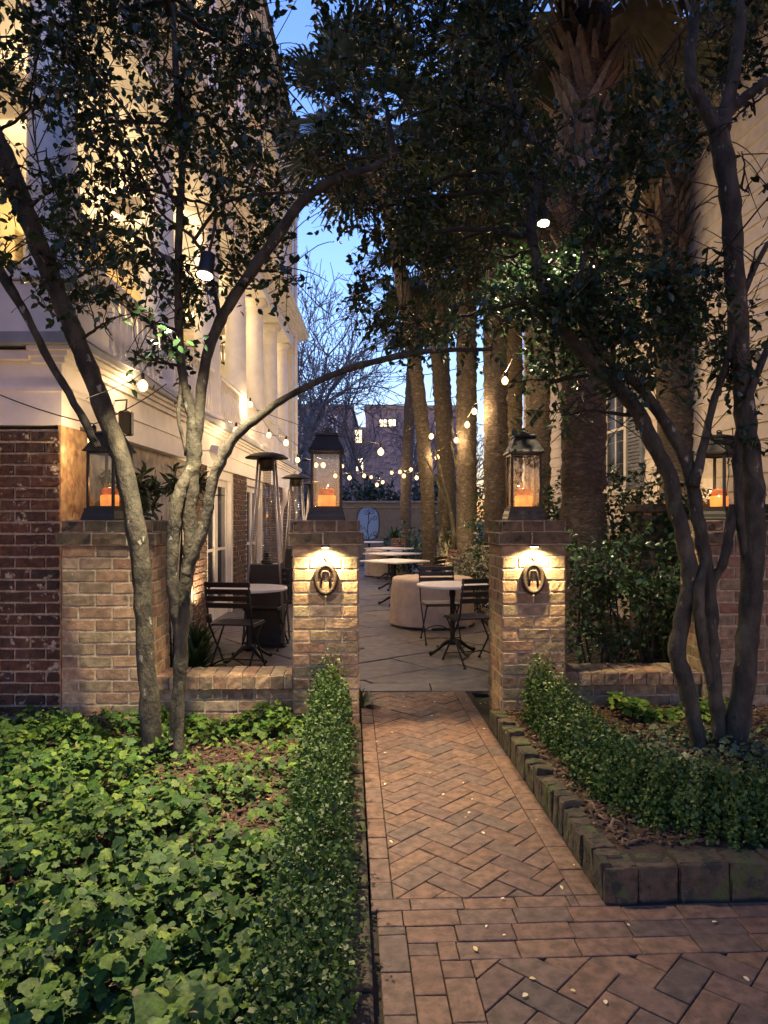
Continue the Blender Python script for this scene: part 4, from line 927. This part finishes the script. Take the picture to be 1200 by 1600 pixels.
stem(rt, [(1114, 1090, 12, 4.1), (1100, 1020, 20, 4.06), (1092, 955, 22, 4.03), (1094, 910, 20, 4.05), (1107, 855, 10, 4.1)], 4.05, 'trunk'); stem(rt, [(1104, 925, 12, 4.1), (1118, 900, 17, 4.09), (1130, 878, 18), (1138, 840, 19), (1147, 790, 16)], 4.05, 'cut_stub')
A += stem(rt, [(1145, 1215, 60), (1150, 1160, 50), (1160, 1080, 42), (1168, 1000, 42), (1174, 920, 42), (1178, 840, 42), (1176, 760, 42), (1168, 680, 40), (1158, 590, 38), (1152, 500, 38), (1146, 400, 38), (1142, 320, 38), (1130, 240, 40), (1118, 190, 36)], 4.07)
A += stem(rt, [(1120, 205, 34), (1100, 165, 26), (1082, 135, 24), (1078, 90, 22), (1085, 20, 18), (1090, -60, 14)], 4.07, 'branch'); A += stem(rt, [(1125, 205, 34), (1140, 150, 26), (1150, 90, 24), (1160, 10, 20), (1170, -80, 16)], 4.07, 'branch')
A += stem(rt, [(1132, 185, 20), (1165, 150, 17), (1210, 120, 15)], 4.07, 'branch'); A += stem(rt, [(1085, 760, 22), (1100, 690, 16), (1118, 620, 14), (1136, 560, 13), (1158, 470, 10), (1200, 380, 8)], 4.05, 'branch')
A += stem(rt, [(1172, 900, 14, 4.09), (1158, 830, 17, 4.04), (1152, 720, 18), (1162, 640, 16), (1185, 580, 14), (1215, 500, 10)], 4.0, 'branch')
RC = []
def C(*a): RC.append(cl(*a))
C(650, 60, 60, 60, 4.9, .6, 220); C(740, 60, 80, 60, 4.9, .6, 230); C(840, 60, 45, 60, 4.7, .4, 85); C(640, 180, 60, 60, 4.9, .6, 200); C(700, 190, 80, 60, 4.9, .6, 240); C(800, 160, 60, 60, 4.9, .6, 140); C(870, 210, 30, 60, 4.6, .3, 45)
C(640, 300, 80, 50, 4.9, .6, 190); C(740, 310, 80, 60, 4.8, .6, 270); C(840, 300, 60, 60, 4.6, .6, 170); C(660, 400, 70, 50, 4.9, .6, 190); C(760, 420, 80, 60, 4.7, .6, 300); C(860, 420, 70, 60, 4.5, .5, 280); C(940, 420, 70, 60, 4.4, .5, 230)
C(700, 500, 60, 30, 4.7, .5, 100); C(830, 490, 60, 25, 4.5, .5, 90); C(900, 500, 60, 40, 4.3, .5, 120); C(1010, 430, 60, 60, 4.3, .5, 150); C(1090, 430, 50, 60, 4.2, .5, 150); C(1170, 430, 40, 60, 4.2, .4, 110)
C(1010, 330, 50, 50, 4.4, .5, 80); C(1060, 250, 60, 50, 4.4, .4, 50); C(1170, 300, 45, 60, 4.2, .4, 90); C(1180, 180, 40, 60, 4.2, .4, 60); C(1180, 50, 50, 60, 4.2, .4, 70); C(1030, 100, 35, 60, 4.5, .4, 20); C(1110, 60, 40, 60, 4.4, .4, 34); C(935, 350, 40, 40, 4.5, .4, 55)
C(860, 600, 60, 30, 4.3, .4, 40); C(880, 650, 45, 22, 4.2, .25, 18); C(1150, 520, 45, 30, 4.1, .3, 34); C(990, 520, 60, 30, 4.3, .3, 42); C(1128, 690, 26, 12, 3.95, .12, 9); C(590, 420, 45, 40, 5.0, .5, 60); C(560, 330, 35, 35, 5.0, .4, 30); C(960, 620, 40, 30, 4.25, .3, 14)
RC += [((.5, 2.4, 5.0), (.8, .7, .35), 260), ((1.7, 2.2, 4.8), (.7, .8, .4), 260), ((2.6, 1.2, 4.4), (.8, .8, .4), 260), ((1.2, .8, 4.9), (.9, .8, .35), 300), ((.6, -.9, 4.6), (.9, .8, .4), 300), ((2.4, -.8, 4.2), (.8, .8, .5), 260)]  # unseen clusters added overhead to hold skylight off the near stems and path
limbs(rt, A, [(c, s) for c, s, n in RC], .02, 3)
crown('crown', [sprays(c, s, int(n*(.72 if c[2] > 5.2 or c[1] < 3 else .56)), .22, 9, .052, clump=1.9) for c, s, n in RC], rt, [M['leaf'], M['twig']])

crown('crown', [sprays(c, (1.1, .7, 1.0), 230, .4, 9, .11) for c in ((1.2, -2.4, 3.4), (3.4, -1.6, 3.4), (4.2, .6, 3.8), (2.2, -.6, 5.2))], rt, [M['leaf'], M['twig']])  # added behind the camera, out of view: oversized leaves that block skylight
crown('crown', [sprays(c, (1.1, .7, 1.0), 230, .4, 9, .11) for c in ((-.8, -2.4, 3.4), (-3.0, -1.8, 3.4), (-4.2, .2, 3.6), (-1.6, -.8, 5.4), (-3.6, 2.2, 4.6))], lt, [M['leaf'], M['twig']])  # same unseen sky blocker, added on the left tree's side
# garden spotlights hung in the two trees (both are lit in the photograph)
def treelamp(loc, aim, watts, label, ang=120):
    root = empty('tree_spotlight', loc, label, 'spotlight', 'garden spotlights hung in the trees'); a = (Vector(aim)-Vector(loc)).normalized(); q = a.to_track_quat('Z', 'Y')
    Tt = lambda x, y, z: Vector(loc)+q @ Vector((x, y, z))
    mb = MB(); mb.lathe([(.02, -.13), (.038, -.12), (.042, -.02), (.05, .0)], (0, 0, 0), 18, T=Tt); mb.build('housing', M['black'], root, True)
    mb = MB(); mb.lathe([(.041, .0005), (.039, .006)], (0, 0, 0), 18, T=Tt); mb.build('lens', M['lampface'], root)
    mb = MB(); mb.tube([Tt(.0, .0, -.12), Tt(.03, .02, -.18), Tt(.03, .02, -.3)], .008, 6); mb.build('bracket', M['black'], root)
    lamp('spot_light', Tt(0, 0, .015), watts, (1, .80, .50), .03, ang, Tt(0, 0, 1), root, .8)
treelamp(W(320, 430, 3.75), (-1.25, 3.2, 0), 235, 'black garden spotlight glowing in the left tree', 115)
treelamp(W(849, 349, 4.95), (1.25, 4.1, 0), 170, 'glaring garden spotlight in the crown of the right tree', 115)

# ------------------------------------------------------------ palms
def palm(x, y, zt_, r, label, seed, lean=(0, 0), boots=0.0, nf=26, fl=1.0, skirt=6, group='sabal palms along the right of the courtyard'):
    rr = random.Random(seed); root = empty('palm_tree', (x, y, 0), label, 'palm', group)
    def cpt(z): t = z/zt_; return Vector((x+lean[0]*t*t, y+lean[1]*t*t, z))
    mb = MB(); n = int(zt_/.07); pts = [cpt(i*zt_/n) for i in range(n+1)]; rs = [r*(1.25-.25*min(1, i*zt_/n/.5)) * (1+(.06 if i % 2 else -.02))*(1+rr.uniform(-.045, .045)) for i in range(n+1)]
    random.seed(seed); mb.tube(pts, rs, 22, wob=.075)
    for k in range(int(zt_*9)):
        z = rr.uniform(.1, zt_); a = rr.uniform(0, 6.28); c = cpt(z); o_ = Vector((math.cos(a), math.sin(a), 0)); t_ = Vector((-math.sin(a), math.cos(a), 0)); w_ = rr.uniform(.03, .08); c = c+o_*r*.93; h_ = rr.uniform(.015, .04)
        mb.add([c-t_*w_, c+t_*w_, c+t_*w_*.7+Vector((0, 0, h_))+o_*.012, c-t_*w_*.7+Vector((0, 0, h_))+o_*rr.uniform(.01, .03), c-t_*w_+Vector((0, 0, -h_)), c+t_*w_+Vector((0, 0, -h_))], [(0, 1, 2, 3), (1, 0, 4, 5)])
    mb.build('trunk', M['palm'], root, True)
    mb = MB(); nb = int(max(.8, boots)*38); zb = zt_-max(.8, boots)
    for k in range(nb):
        z = zb+(zt_-zb)*(k+rr.random())/nb; a = k*2.4+rr.uniform(-.3, .3); c = cpt(z)+Vector((math.cos(a), math.sin(a), 0))*r*.9
        o_ = Vector((math.cos(a), math.sin(a), 0)); t = Vector((-math.sin(a), math.cos(a), 0))*(1 if k % 2 else -1); up = Vector((0, 0, 1))
        l = rr.uniform(.22, .42); w_ = rr.uniform(.05, .09); tip = c+up*l*.8+o_*l*rr.uniform(.35, .75)+t*l*rr.uniform(.1, .45)
        for s in (-1, 1):                          # split boot: two blades from one base
            e = tip+t*s*w_*.9; b0, b1 = c-t*w_, c+t*w_; th = o_*.02
            mb.add([c-t*w_*s*.1, c+t*w_*s*1.3, e+t*s*.012, e-t*s*.012, c-t*w_*s*.1+th, c+t*w_*s*1.3+th, e+t*s*.012+th*.4, e-t*s*.012+th*.4], [(0, 1, 2, 3), (7, 6, 5, 4), (0, 4, 5, 1), (1, 5, 6, 2), (2, 6, 7, 3), (3, 7, 4, 0)])
    mb.build('leaf_bases', M['boot'], root)
    top = cpt(zt_); V, Q, T3, n0 = [], [], [], 0; st = MB(); dV, dQ = [], []
    for k in range(nf+skirt):
        dead = k >= nf; a = k*2.399+rr.uniform(-.3, .3); el = rr.uniform(-70, -35) if dead else (75-130*(k/nf)+rr.uniform(-12, 12))
        e = rad(el); dr = Vector((math.cos(a)*math.cos(e), math.sin(a)*math.cos(e), math.sin(e)))
        pl = rr.uniform(.6, 1.0)*fl*(.7 if dead else 1); b = top+Vector((0, 0, -.1)); m_ = b+dr*pl*.5; tip = b+dr*pl-Vector((0, 0, .12*pl))
        st.tube([b, m_, tip], [.016, .012, .008], 5, cap=False)
        f = (tip-m_).normalized(); sd = f.cross(Vector((0, 0, 1))); sd = sd.normalized() if sd.length > .01 else Vector((1, 0, 0)); up = sd.cross(f)
        nb_ = 26; R_ = rr.uniform(.62, .85)*fl
        for j in range(nb_):
            th = (j/(nb_-1)-.5)*rad(215); L_ = R_*(.62+.38*math.cos(th*.8))*rr.uniform(.88, 1.08); dj = (f*math.cos(th)+sd*math.sin(th)+up*(.22-.12*abs(th)))
            dj = dj.normalized(); wd = (dj.cross(up)).normalized()*(R_*.5*math.sin(rad(215)/nb_/2)*1.05+.004); dp = Vector((0, 0, -1))*(.25 if not dead else .5)
            bend = rr.uniform(.6, 1.4)
            p0 = tip; p1 = tip+dj*L_*.5; p2 = tip+dj*L_*.82+dp*L_*.14*bend; p3 = tip+dj*L_*.98+dp*L_*.5*bend
            tgtV, tgtQ = (dV, dQ) if dead else (V, Q); q0 = len(tgtV)
            tgtV += [p0-wd*.1, p0+wd*.1, p1+wd, p1-wd, p2+wd*.6, p2-wd*.6, p3+wd*.12, p3-wd*.12]
            tgtQ += [(q0, q0+1, q0+2, q0+3), (q0+3, q0+2, q0+4, q0+5), (q0+5, q0+4, q0+6, q0+7)]
    npmesh('crown', [tuple(p) for p in V], [np.array(Q)], M['frond'], root)
    st.build('leaf_stalks', M['frond'], root)
    if dQ: npmesh('dead_fronds', [tuple(p) for p in dV], [np.array(dQ)], M['dead'], root)
    return root
def pal(px, d, zt_, r, label, seed, **k): return palm((px-600)/F*d, d, zt_, r, label, seed, **k)
pal(672, 14.2, 9.6, .135, 'tallest palm, its crown leaning left above the courtyard', 31, lean=(-1.35, 0), boots=2.0, fl=1.35, nf=30)
pal(633, 21, 7.6, .16, 'thinnest palm, leaning right, near the middle of the tan wall', 1, lean=(.35, 0))
pal(700, 15.5, 7.0, .19, 'palm with curved trunk and a shaggy top, second from the tan wall', 2, lean=(-.35, 0), boots=1.6)
pal(729, 13.3, 7.6, .185, 'straight smooth palm standing behind the white flowering shrub', 3, fl=1.15)
pal(775, 11.4, 7.6, .185, 'straight palm beside the right gate pier, lit warm by a bulb', 4, lean=(-.05, 0), fl=1.2)
pal(840, 10.6, 7.0, .18, 'dark palm between the lantern and the widest palm', 5, fl=1.1, boots=1.2)
pal(803, 12.8, 6.6, .15, 'slim palm glimpsed behind the right gate lantern', 51, fl=1.1)
pal(911, 6.6, 6.9, .195, 'widest palm trunk with jagged leaf bases high up, right of the gate', 6, boots=3.4, fl=1.25, skirt=5, nf=20)
pal(1062, 8.4, 7.2, .20, 'leaning palm by the clapboard house, its foot lit by a garden light', 7, lean=(-.35, 0), boots=3.0, fl=1.1, nf=18)
# garden uplights
def uplight(loc, aim, watts, label):
    root = empty('garden_uplight', loc, label, 'light', 'small garden uplights'); a = (Vector(aim)-Vector(loc)).normalized(); q = a.to_track_quat('Z', 'Y'); Tt = lambda x, y, z: Vector(loc)+q @ Vector((x, y, z))
    mb = MB(); mb.lathe([(.02, -.10), (.035, -.09), (.04, .0)], (0, 0, 0), 14, T=Tt); mb.tube([loc, (loc[0], loc[1], loc[2]-.2)], .008, 6); mb.build('housing', M['black'], root, True)
    mb = MB(); mb.lathe([(.033, .0005), (.03, .005)], (0, 0, 0), 14, T=Tt); mb.build('lens', M['lampface'], root)
    lamp('uplight_beam', Tt(0, 0, .01), watts, (1, .70, .36), .03, 95, Tt(0, 0, 1), root, .7)
uplight((2.98, 7.9, .9), (3.5, 8.5, 2.2), 60, 'garden uplight at the foot of the leaning palm')
uplight((-2.12, 8.6, .28), (-2.30, 9.1, 1.1), 90, 'garden uplight against the brick by the porch house door')
uplight((1.05, 12.0, .12), (1.3, 13.3, 3.2), 55, 'garden uplight in front of the straight smooth palm')
uplight((1.25, 15.0, .12), (1.0, 16.5, 2.5), 55, 'garden uplight in front of the curved palm')

# ------------------------------------------------------------ bare trees beyond the wall
def bare(x, y, h, seed, label, r0=.22, spread=.55, lean=0.0):
    rr = random.Random(seed); root = empty('bare_tree', (x, y, 0), label, 'tree', 'leafless trees beyond the tan wall'); tr = MB(); tw = MB()
    def grow(p, d, L_, r, lvl):
        n = 4 if lvl < 3 else 3; pts = [p]; dd = d.copy()
        for k in range(n):
            dd = (dd+Vector((rr.uniform(-1, 1), rr.uniform(-1, 1), rr.uniform(-.3, .7)))*.16).normalized(); pts.append(pts[-1]+dd*L_/n)
        (tr if lvl < 2 else tw).tube(pts, [r*(1-.4*k/n) for k in range(n+1)], 8 if lvl < 2 else 4 if lvl < 4 else 3, cap=False)
        if lvl >= 6: return
        for c in range(3 if lvl < 5 else 2):
            ax = dd.orthogonal().normalized(); ax.rotate(Matrix.Rotation(rr.uniform(0, 6.28), 3, dd)); nd = (dd+ax*rr.uniform(.35, 1.0)*spread/.55).normalized()
            grow(pts[-1] if c < 2 else pts[rr.randint(1, n-1)], nd, L_*rr.uniform(.62, .85), max(r*.58, .016), lvl+1)
    grow(Vector((x, y, -.1)), Vector((lean, 0, 1)).normalized(), h*.26, r0, 0)
    tr.build('trunk', M['bare'], root, True); tw.build('crown', M['bare'], root)
bare(-3.0, 29, 15, 11, 'leafless tree with the thickest trunk, left of the gate lantern', .20)
bare(-3.7, 34, 17, 12, 'tall leafless tree close to the porch house corner', .22)
bare(-1.2, 33, 13, 13, 'leafless tree leaning right behind the courtyard wall middle', .16, lean=.2)
bare(-4.1, 27.5, 12, 18, 'leafless tree just past the far end of the porch house', .13, lean=.12)
bare(-1.9, 28, 12, 19, 'slim leafless tree right behind the gate lantern', .11)
bare(1.2, 31, 8, 14, 'leafless tree between the leaning palm and the curved palm', .14)
bare(3.2, 36, 9, 15, 'leafless tree behind the wall pillar', .16); bare(-5.4, 40, 11, 16, 'leafless tree far behind, nearest the porch house', .2); bare(-2.0, 40, 9, 17, 'leafless tree far behind, in front of the apartment building', .16)
root = empty('crepe_myrtle', (1.5, 13.8, 0), 'small bare crooked tree beside the straight smooth palm', 'tree'); mb = MB()
for pts in ([(710, 872, 8), (708, 820, 8), (700, 780, 7), (690, 740, 5), (678, 700, 3)], [(709, 850, 7), (722, 800, 5), (715, 740, 4), (705, 690, 3)], [(706, 800, 5), (686, 760, 4), (672, 730, 3), (655, 700, 2)]):
    q = catmull(pts, 4); mb.tube([W(a[0], a[1], 13.4) for a in q], [a[2]*13.4/F/2 for a in q], 8)
mb.v = [(p[0], p[1], max(p[2], 0.0)) for p in mb.v]; mb.build('trunk', M['bark'], root, True)

# ------------------------------------------------------------ shrubs, hedges, ivy
def shrub(name, cents, label, cat, m, size=.05, L=.2, nl=8, tmpl='leaf', wid=1.0, group=None, stems=True, loc=None):
    c0 = cents[0][0]; root = empty(name, (c0[0], c0[1], 0) if loc is None else loc, label, cat, group)
    crown('foliage', [sprays(c, s, n, L, nl, size, .1, clump=.7) for c, s, n in cents], root, [m, M['twig']], tmpl, wid)
    if stems:
        mb = MB()
        for c, s, n in cents:
            for k in range(4):
                mb.tube([(c[0]+random.uniform(-.4, .4)*s[0], c[1]+random.uniform(-.3, .3)*s[1], 0), (c[0]+random.uniform(-.6, .6)*s[0], c[1], c[2]*.55), (c[0]+random.uniform(-1, 1)*s[0], c[1]+random.uniform(-1, 1)*s[1], c[2]+s[2]*.6)], [.012, .009, .005], 5)
        mb.build('stem', M['twig'], root, True)
    return root
shrub('camellia_bush', [((1.62, 5.6, 1.0), (.2, .2, .16), 120), ((2.05, 5.55, .95), (.22, .2, .16), 140), ((1.85, 5.6, .5), (.32, .18, .16), 120), ((2.3, 5.6, .75), (.12, .2, .2), 70)], 'glossy leaved shrub behind the right low wall', 'shrub', M['shrub'], .055)
shrub('ivy_bush', [((2.55, 7.6, 1.35), (.35, .3, .28), 330), ((2.2, 8.4, 1.1), (.4, .4, .4), 330), ((2.7, 6.45, 1.45), (.3, .15, .14), 130), ((2.6, 6.3, .9), (.25, .1, .35), 160)], 'dark ivy clad bush over the garden wall', 'bush', M['shrub'], .06)
shrub('white_flowering_shrub', [((1.38, 10.6, .55), (.22, .25, .24), 230), ((1.55, 11.2, .65), (.25, .25, .25), 160)], 'low shrub covered in small white flowers, right of the tables', 'shrub', M['white_leaf'], .045, .14, 9, 'small')
for (x, y, z, s, n, lb) in ((1.15, 17.5, .6, (.5, .4, .32), 260, 'rounded dark green bush among the far palms'), (1.9, 15.5, .7, (.5, .5, .4), 280, 'dark green bush between the curved and the straight palm'), (2.3, 20, 1.1, (.7, .6, .6), 320, 'tall dark bush in front of the wall pillar'), (2.1, 12.2, .8, (.45, .5, .45), 300, 'dark bush behind the right gate lantern'), (1.0, 22.5, .5, (.45, .4, .28), 200, 'low bush at the foot of the far wall')):
    shrub('evergreen_bush', [((x, y, z), s, n)], lb, 'bush', M['shrub'], .085, .25, 8, 'small', 1.1, 'dark bushes along the right edge of the courtyard')
shrub('oleander', [((-2.12, 6.0, 1.62), (.12, .2, .26), 40), ((-1.95, 6.1, 1.35), (.18, .2, .2), 44), ((-1.85, 6.3, 1.75), (.12, .2, .12), 16)], 'long leaved shrub behind the outer left lantern', 'shrub', M['dark'], .12, .18, 9, 'leaf', .5)
shrub('beyond_wall_bush', [((-1.0, 29, 1.8), (2.0, .6, .5), 520), ((2.2, 29.5, 1.9), (1.6, .6, .6), 420)], 'low winter bushes showing just above the tan wall', 'bush', M['dark'], .16, .5, 8, 'small')
# strappy clumps and fern
def clump(name, loc, n, L_, label, cat, m, wd=.012, arch=.6, stemh=0):
    root = empty(name, loc, label, cat); V, Q = [], []; b = Vector(loc)+Vector((0, 0, stemh))
    for k in range(n):
        a = random.uniform(0, 6.28); e = random.uniform(.25, 1.35); l = L_*random.uniform(.6, 1.1); o = Vector((math.cos(a), math.sin(a), 0)); s = Vector((-math.sin(a), math.cos(a), 0)); p = b+o*random.uniform(0, .08)+s*random.uniform(-.05, .05); pts = []
        for t in range(5):
            f = t/4; pts.append(p+o*math.cos(e)*l*f+Vector((0, 0, 1))*(math.sin(e)*l*f-arch*l*f*f*.55))
        q0 = len(V)
        for t, pp in enumerate(pts): w_ = wd*(1, 1.2, 1, .7, .08)[t]; V += [tuple(pp-s*w_), tuple(pp+s*w_)]
        Q += [(q0+2*t, q0+2*t+1, q0+2*t+3, q0+2*t+2) for t in range(4)]
    npmesh('leaves', V, [np.array(Q)], m, root)
    if stemh: mb = MB(); mb.lathe([(.05, 0), (.06, stemh*.5), (.05, stemh)], loc, 10); mb.build('stem', M['palm'], root)
    return root
clump('liriope_clump', (-1.78, 6.55, .02), 190, .52, 'arching strappy green plant by the porch house door', 'plant', M['box'])
clump('liriope_clump', (-2.05, 7.7, .02), 150, .5, 'arching strappy plant behind the left round table', 'plant', M['box'])
clump('liriope_clump', (1.02, 5.75, .0), 60, .28, 'small pale strappy plant at the foot of the right gate pier', 'plant', M['ivy2'], .008)
clump('liriope_clump', (-.20, 5.5, .0), 30, .24, 'small dark strappy plant at the foot of the left gate pier', 'plant', M['dark'], .014)
clump('cycad', (.32, 22.8, 0), 60, .75, 'small cycad with a short trunk in front of the far wall', 'plant', M['box'], .03, .7, .75)

uvn = lambda x: x+np.sin(x*1.9)*1.3
def hedge(uv, label, dens=1.0):
    """uv: list of (u,v,halfwidth,height,base)"""
    c = catmull(uv, 8); L_ = sum(math.hypot(c[i+1][0]-c[i][0], c[i+1][1]-c[i][1]) for i in range(len(c)-1)); n = int(L_*15000*dens)
    idx = rng.uniform(0, len(c)-1.001, n); i0 = idx.astype(int); fr = idx-i0; A_ = np.array(c); q = A_[i0]*(1-fr[:, None])+A_[i0+1]*fr[:, None]; dv = A_[i0+1, :2]-A_[i0, :2]; dv /= np.linalg.norm(dv, axis=1, keepdims=True); nv = np.stack([dv[:, 1], -dv[:, 0]], 1)
    a = rng.uniform(-.25, math.pi+.25, n); lump = 1+.16*np.sin(idx*2.3+q[:, 0]*9)+.13*np.sin(idx*5.1+a*3)+.1*np.sin(idx*11+a*7); lump = lump+.22*np.sin(uvn(idx*3.7)+a*2)*np.sin(idx*8.3); rr_ = (rng.uniform(0, 1, n)**.5)*lump*np.where(rng.random(n) < .05, rng.uniform(1.05, 1.3, n), 1)
    off = np.cos(a)*rr_*q[:, 2]; z = q[:, 4]+.04+np.maximum(np.sin(a), 0)**.7*rr_*q[:, 3]
    uvp = q[:, :2]+nv*off[:, None]; pos = uvp[:, 0:1]*np.array(RX)[None]+uvp[:, 1:2]*np.array(RY)[None]; pos[:, 2] = z
    out = nv[:, 0:1]*np.array(RX)[None]+nv[:, 1:2]*np.array(RY)[None]; out = out*np.cos(a)[:, None]; out[:, 2] = np.sin(a)
    root = empty('box_hedge', P(uv[0][0], uv[0][1], 0), label, 'hedge', 'clipped box hedges edging the beds')
    npmesh('foliage', leafcloud(pos, out*.8+rnd(n), rnd(n)*.9+out+np.array((0, 0, .6)), rng.uniform(.013, .026, n), SM_V, 1.25), [rep(SM_T, n, 4)], M['box'], root)
    mb = MB()
    for k in range(int(L_*16)):
        j = random.randint(0, len(c)-1); p = P(c[j][0]+random.uniform(-.5, .5)*c[j][2], c[j][1]+random.uniform(-.05, .05), c[j][4]); mb.tube([p, p+Vector((random.uniform(-.05, .05), random.uniform(-.05, .05), c[j][3]*.8))], [.006, .003], 4)
    mb.build('stem', M['twig'], root)
hedge([(-.16, 1.35, .14, .22, .03), (-.145, 2.0, .125, .23, .03), (-.135, 2.8, .12, .24, .03), (-.14, 3.5, .115, .26, .03), (-.13, 4.2, .11, .31, .03), (-.13, 4.68, .11, .38, .03)], 'box hedge left of the brick path', 1.15)
hedge([(1.24, 4.68, .10, .33, .11), (1.27, 4.2, .13, .24, .11), (1.31, 3.7, .15, .19, .10), (1.36, 3.3, .19, .18, .09), (1.6, 3.04, .22, .19, .09), (2.1, 3.0, .23, .19, .09), (2.9, 3.02, .23, .20, .09)], 'box hedge turning the corner of the right bed', 1.1)

def ivypatch(name, n, samp, hf, size, m, label, cat, layers=.06):
    pts = [samp() for _ in range(n)]; pos = np.array([P(u, v) for u, v in pts]); un, vn = np.array(pts)[:, 0], np.array(pts)[:, 1]
    pos[:, 2] = hf(un, vn)+rng.uniform(-layers, .015, n)+rng.normal(size=n)*.008
    d = rnd(n); d[:, 2] = d[:, 2]*.35-.25; d[:, 1] -= .25; nr = rnd(n)*.55+np.array((0, -.18, 1.0))
    sz = size(un, vn)*rng.uniform(.35, 1.2, n)*np.where(rng.random(n) < .12, 1.45, 1)
    o = npmesh(name, leafcloud(pos, d, nr, sz, IVY_V, 1.12), [rep(IVY_T, n, 13)], m); return tag(o, label, cat, kind='stuff')
hm = lambda u, v: .115+.05*np.sin(u*3.1+v*1.7)+.04*np.sin(u*7.3-v*5.1)+.032*np.sin(u*13+v*11)+.028*np.sin(u*23-v*19)+.05*np.clip((2.3-v)/1.2, 0, 1)
def sL():
    while 1:
        v = 1.0+3.9*random.random(); u = -.25-random.random()**1.05*(.5+v*.58)
        if v > 3.7 and u > -1.0 and v < 4.6 and random.random() < (.72 if (u > -.8 and v > 4.0) else .22): continue
        return u, v
ivypatch('ground_ivy', 28000, sL, hm, lambda u, v: .040+.014*np.clip((2.2-v), 0, 1), M['ivy'], 'green ivy covering the left garden bed', 'ivy', .09)
def sL2(): return random.uniform(-1.35, -.4), random.uniform(4.55, 4.9)
ivypatch('ground_ivy', 900, sL2, lambda u, v: .10+.06*np.sin(u*9)+.05*np.sin(u*23), lambda u, v: .042+0*u, M['ivy'], 'ivy climbing against the left low wall', 'ivy', .1)
n = 70; _p = [sL() for _ in range(n)]; pos = np.array([P(u, v) for u, v in _p]); pos[:, 2] = hm(np.array(_p)[:, 0], np.array(_p)[:, 1])+.02
tag(npmesh('fallen_leaves', leafcloud(pos, rnd(n)*np.array((1, 1, .2)), rnd(n)*.3+np.array((0, 0, 1)), rng.uniform(.02, .045, n), LEAF_V), [rep(LEAF_T, n, 8), rep(LEAF_Q, n, 8)], M['dry']), 'yellow and brown leaves fallen on the left ivy', 'leaves', kind='stuff')
big = [(-.62, 1.62), (-.75, 1.7), (-.5, 1.75), (-.85, 1.55), (-1.0, 1.6), (-.7, 1.5)]
ivypatch('ground_ivy', 46, lambda: (lambda b: (b[0]+random.uniform(-.2, .2), b[1]+random.uniform(-.16, .12)))(random.choice(big)), lambda u, v: .22+0*u, lambda u, v: .085+0*u, M['ivy'], 'larger dark ivy leaves nearest the camera in the left bed', 'ivy', .05)
def sR():
    while 1:
        u, v = random.uniform(1.55, 3.0), random.uniform(3.35, 4.75)
        if (v > 4.45) or (abs(v-3.8) < .3 and random.random() < .8): return u, v
ivypatch('ground_ivy', 620, lambda: (random.uniform(1.75, 2.5), random.uniform(4.5, 4.85)), lambda u, v: .19+.06*np.sin(u*8), lambda u, v: .05+0*u, M['ivy'], 'ivy in front of the right low wall', 'ivy', .07)
ivypatch('ground_ivy', 3400, lambda: (random.uniform(1.55, 3.1), random.uniform(3.3, 4.3)), lambda u, v: .16+.03*np.sin(u*9+v*5), lambda u, v: .032+0*u, M['ivy2'], 'pale mottled ivy under the right tree', 'ivy', .04)
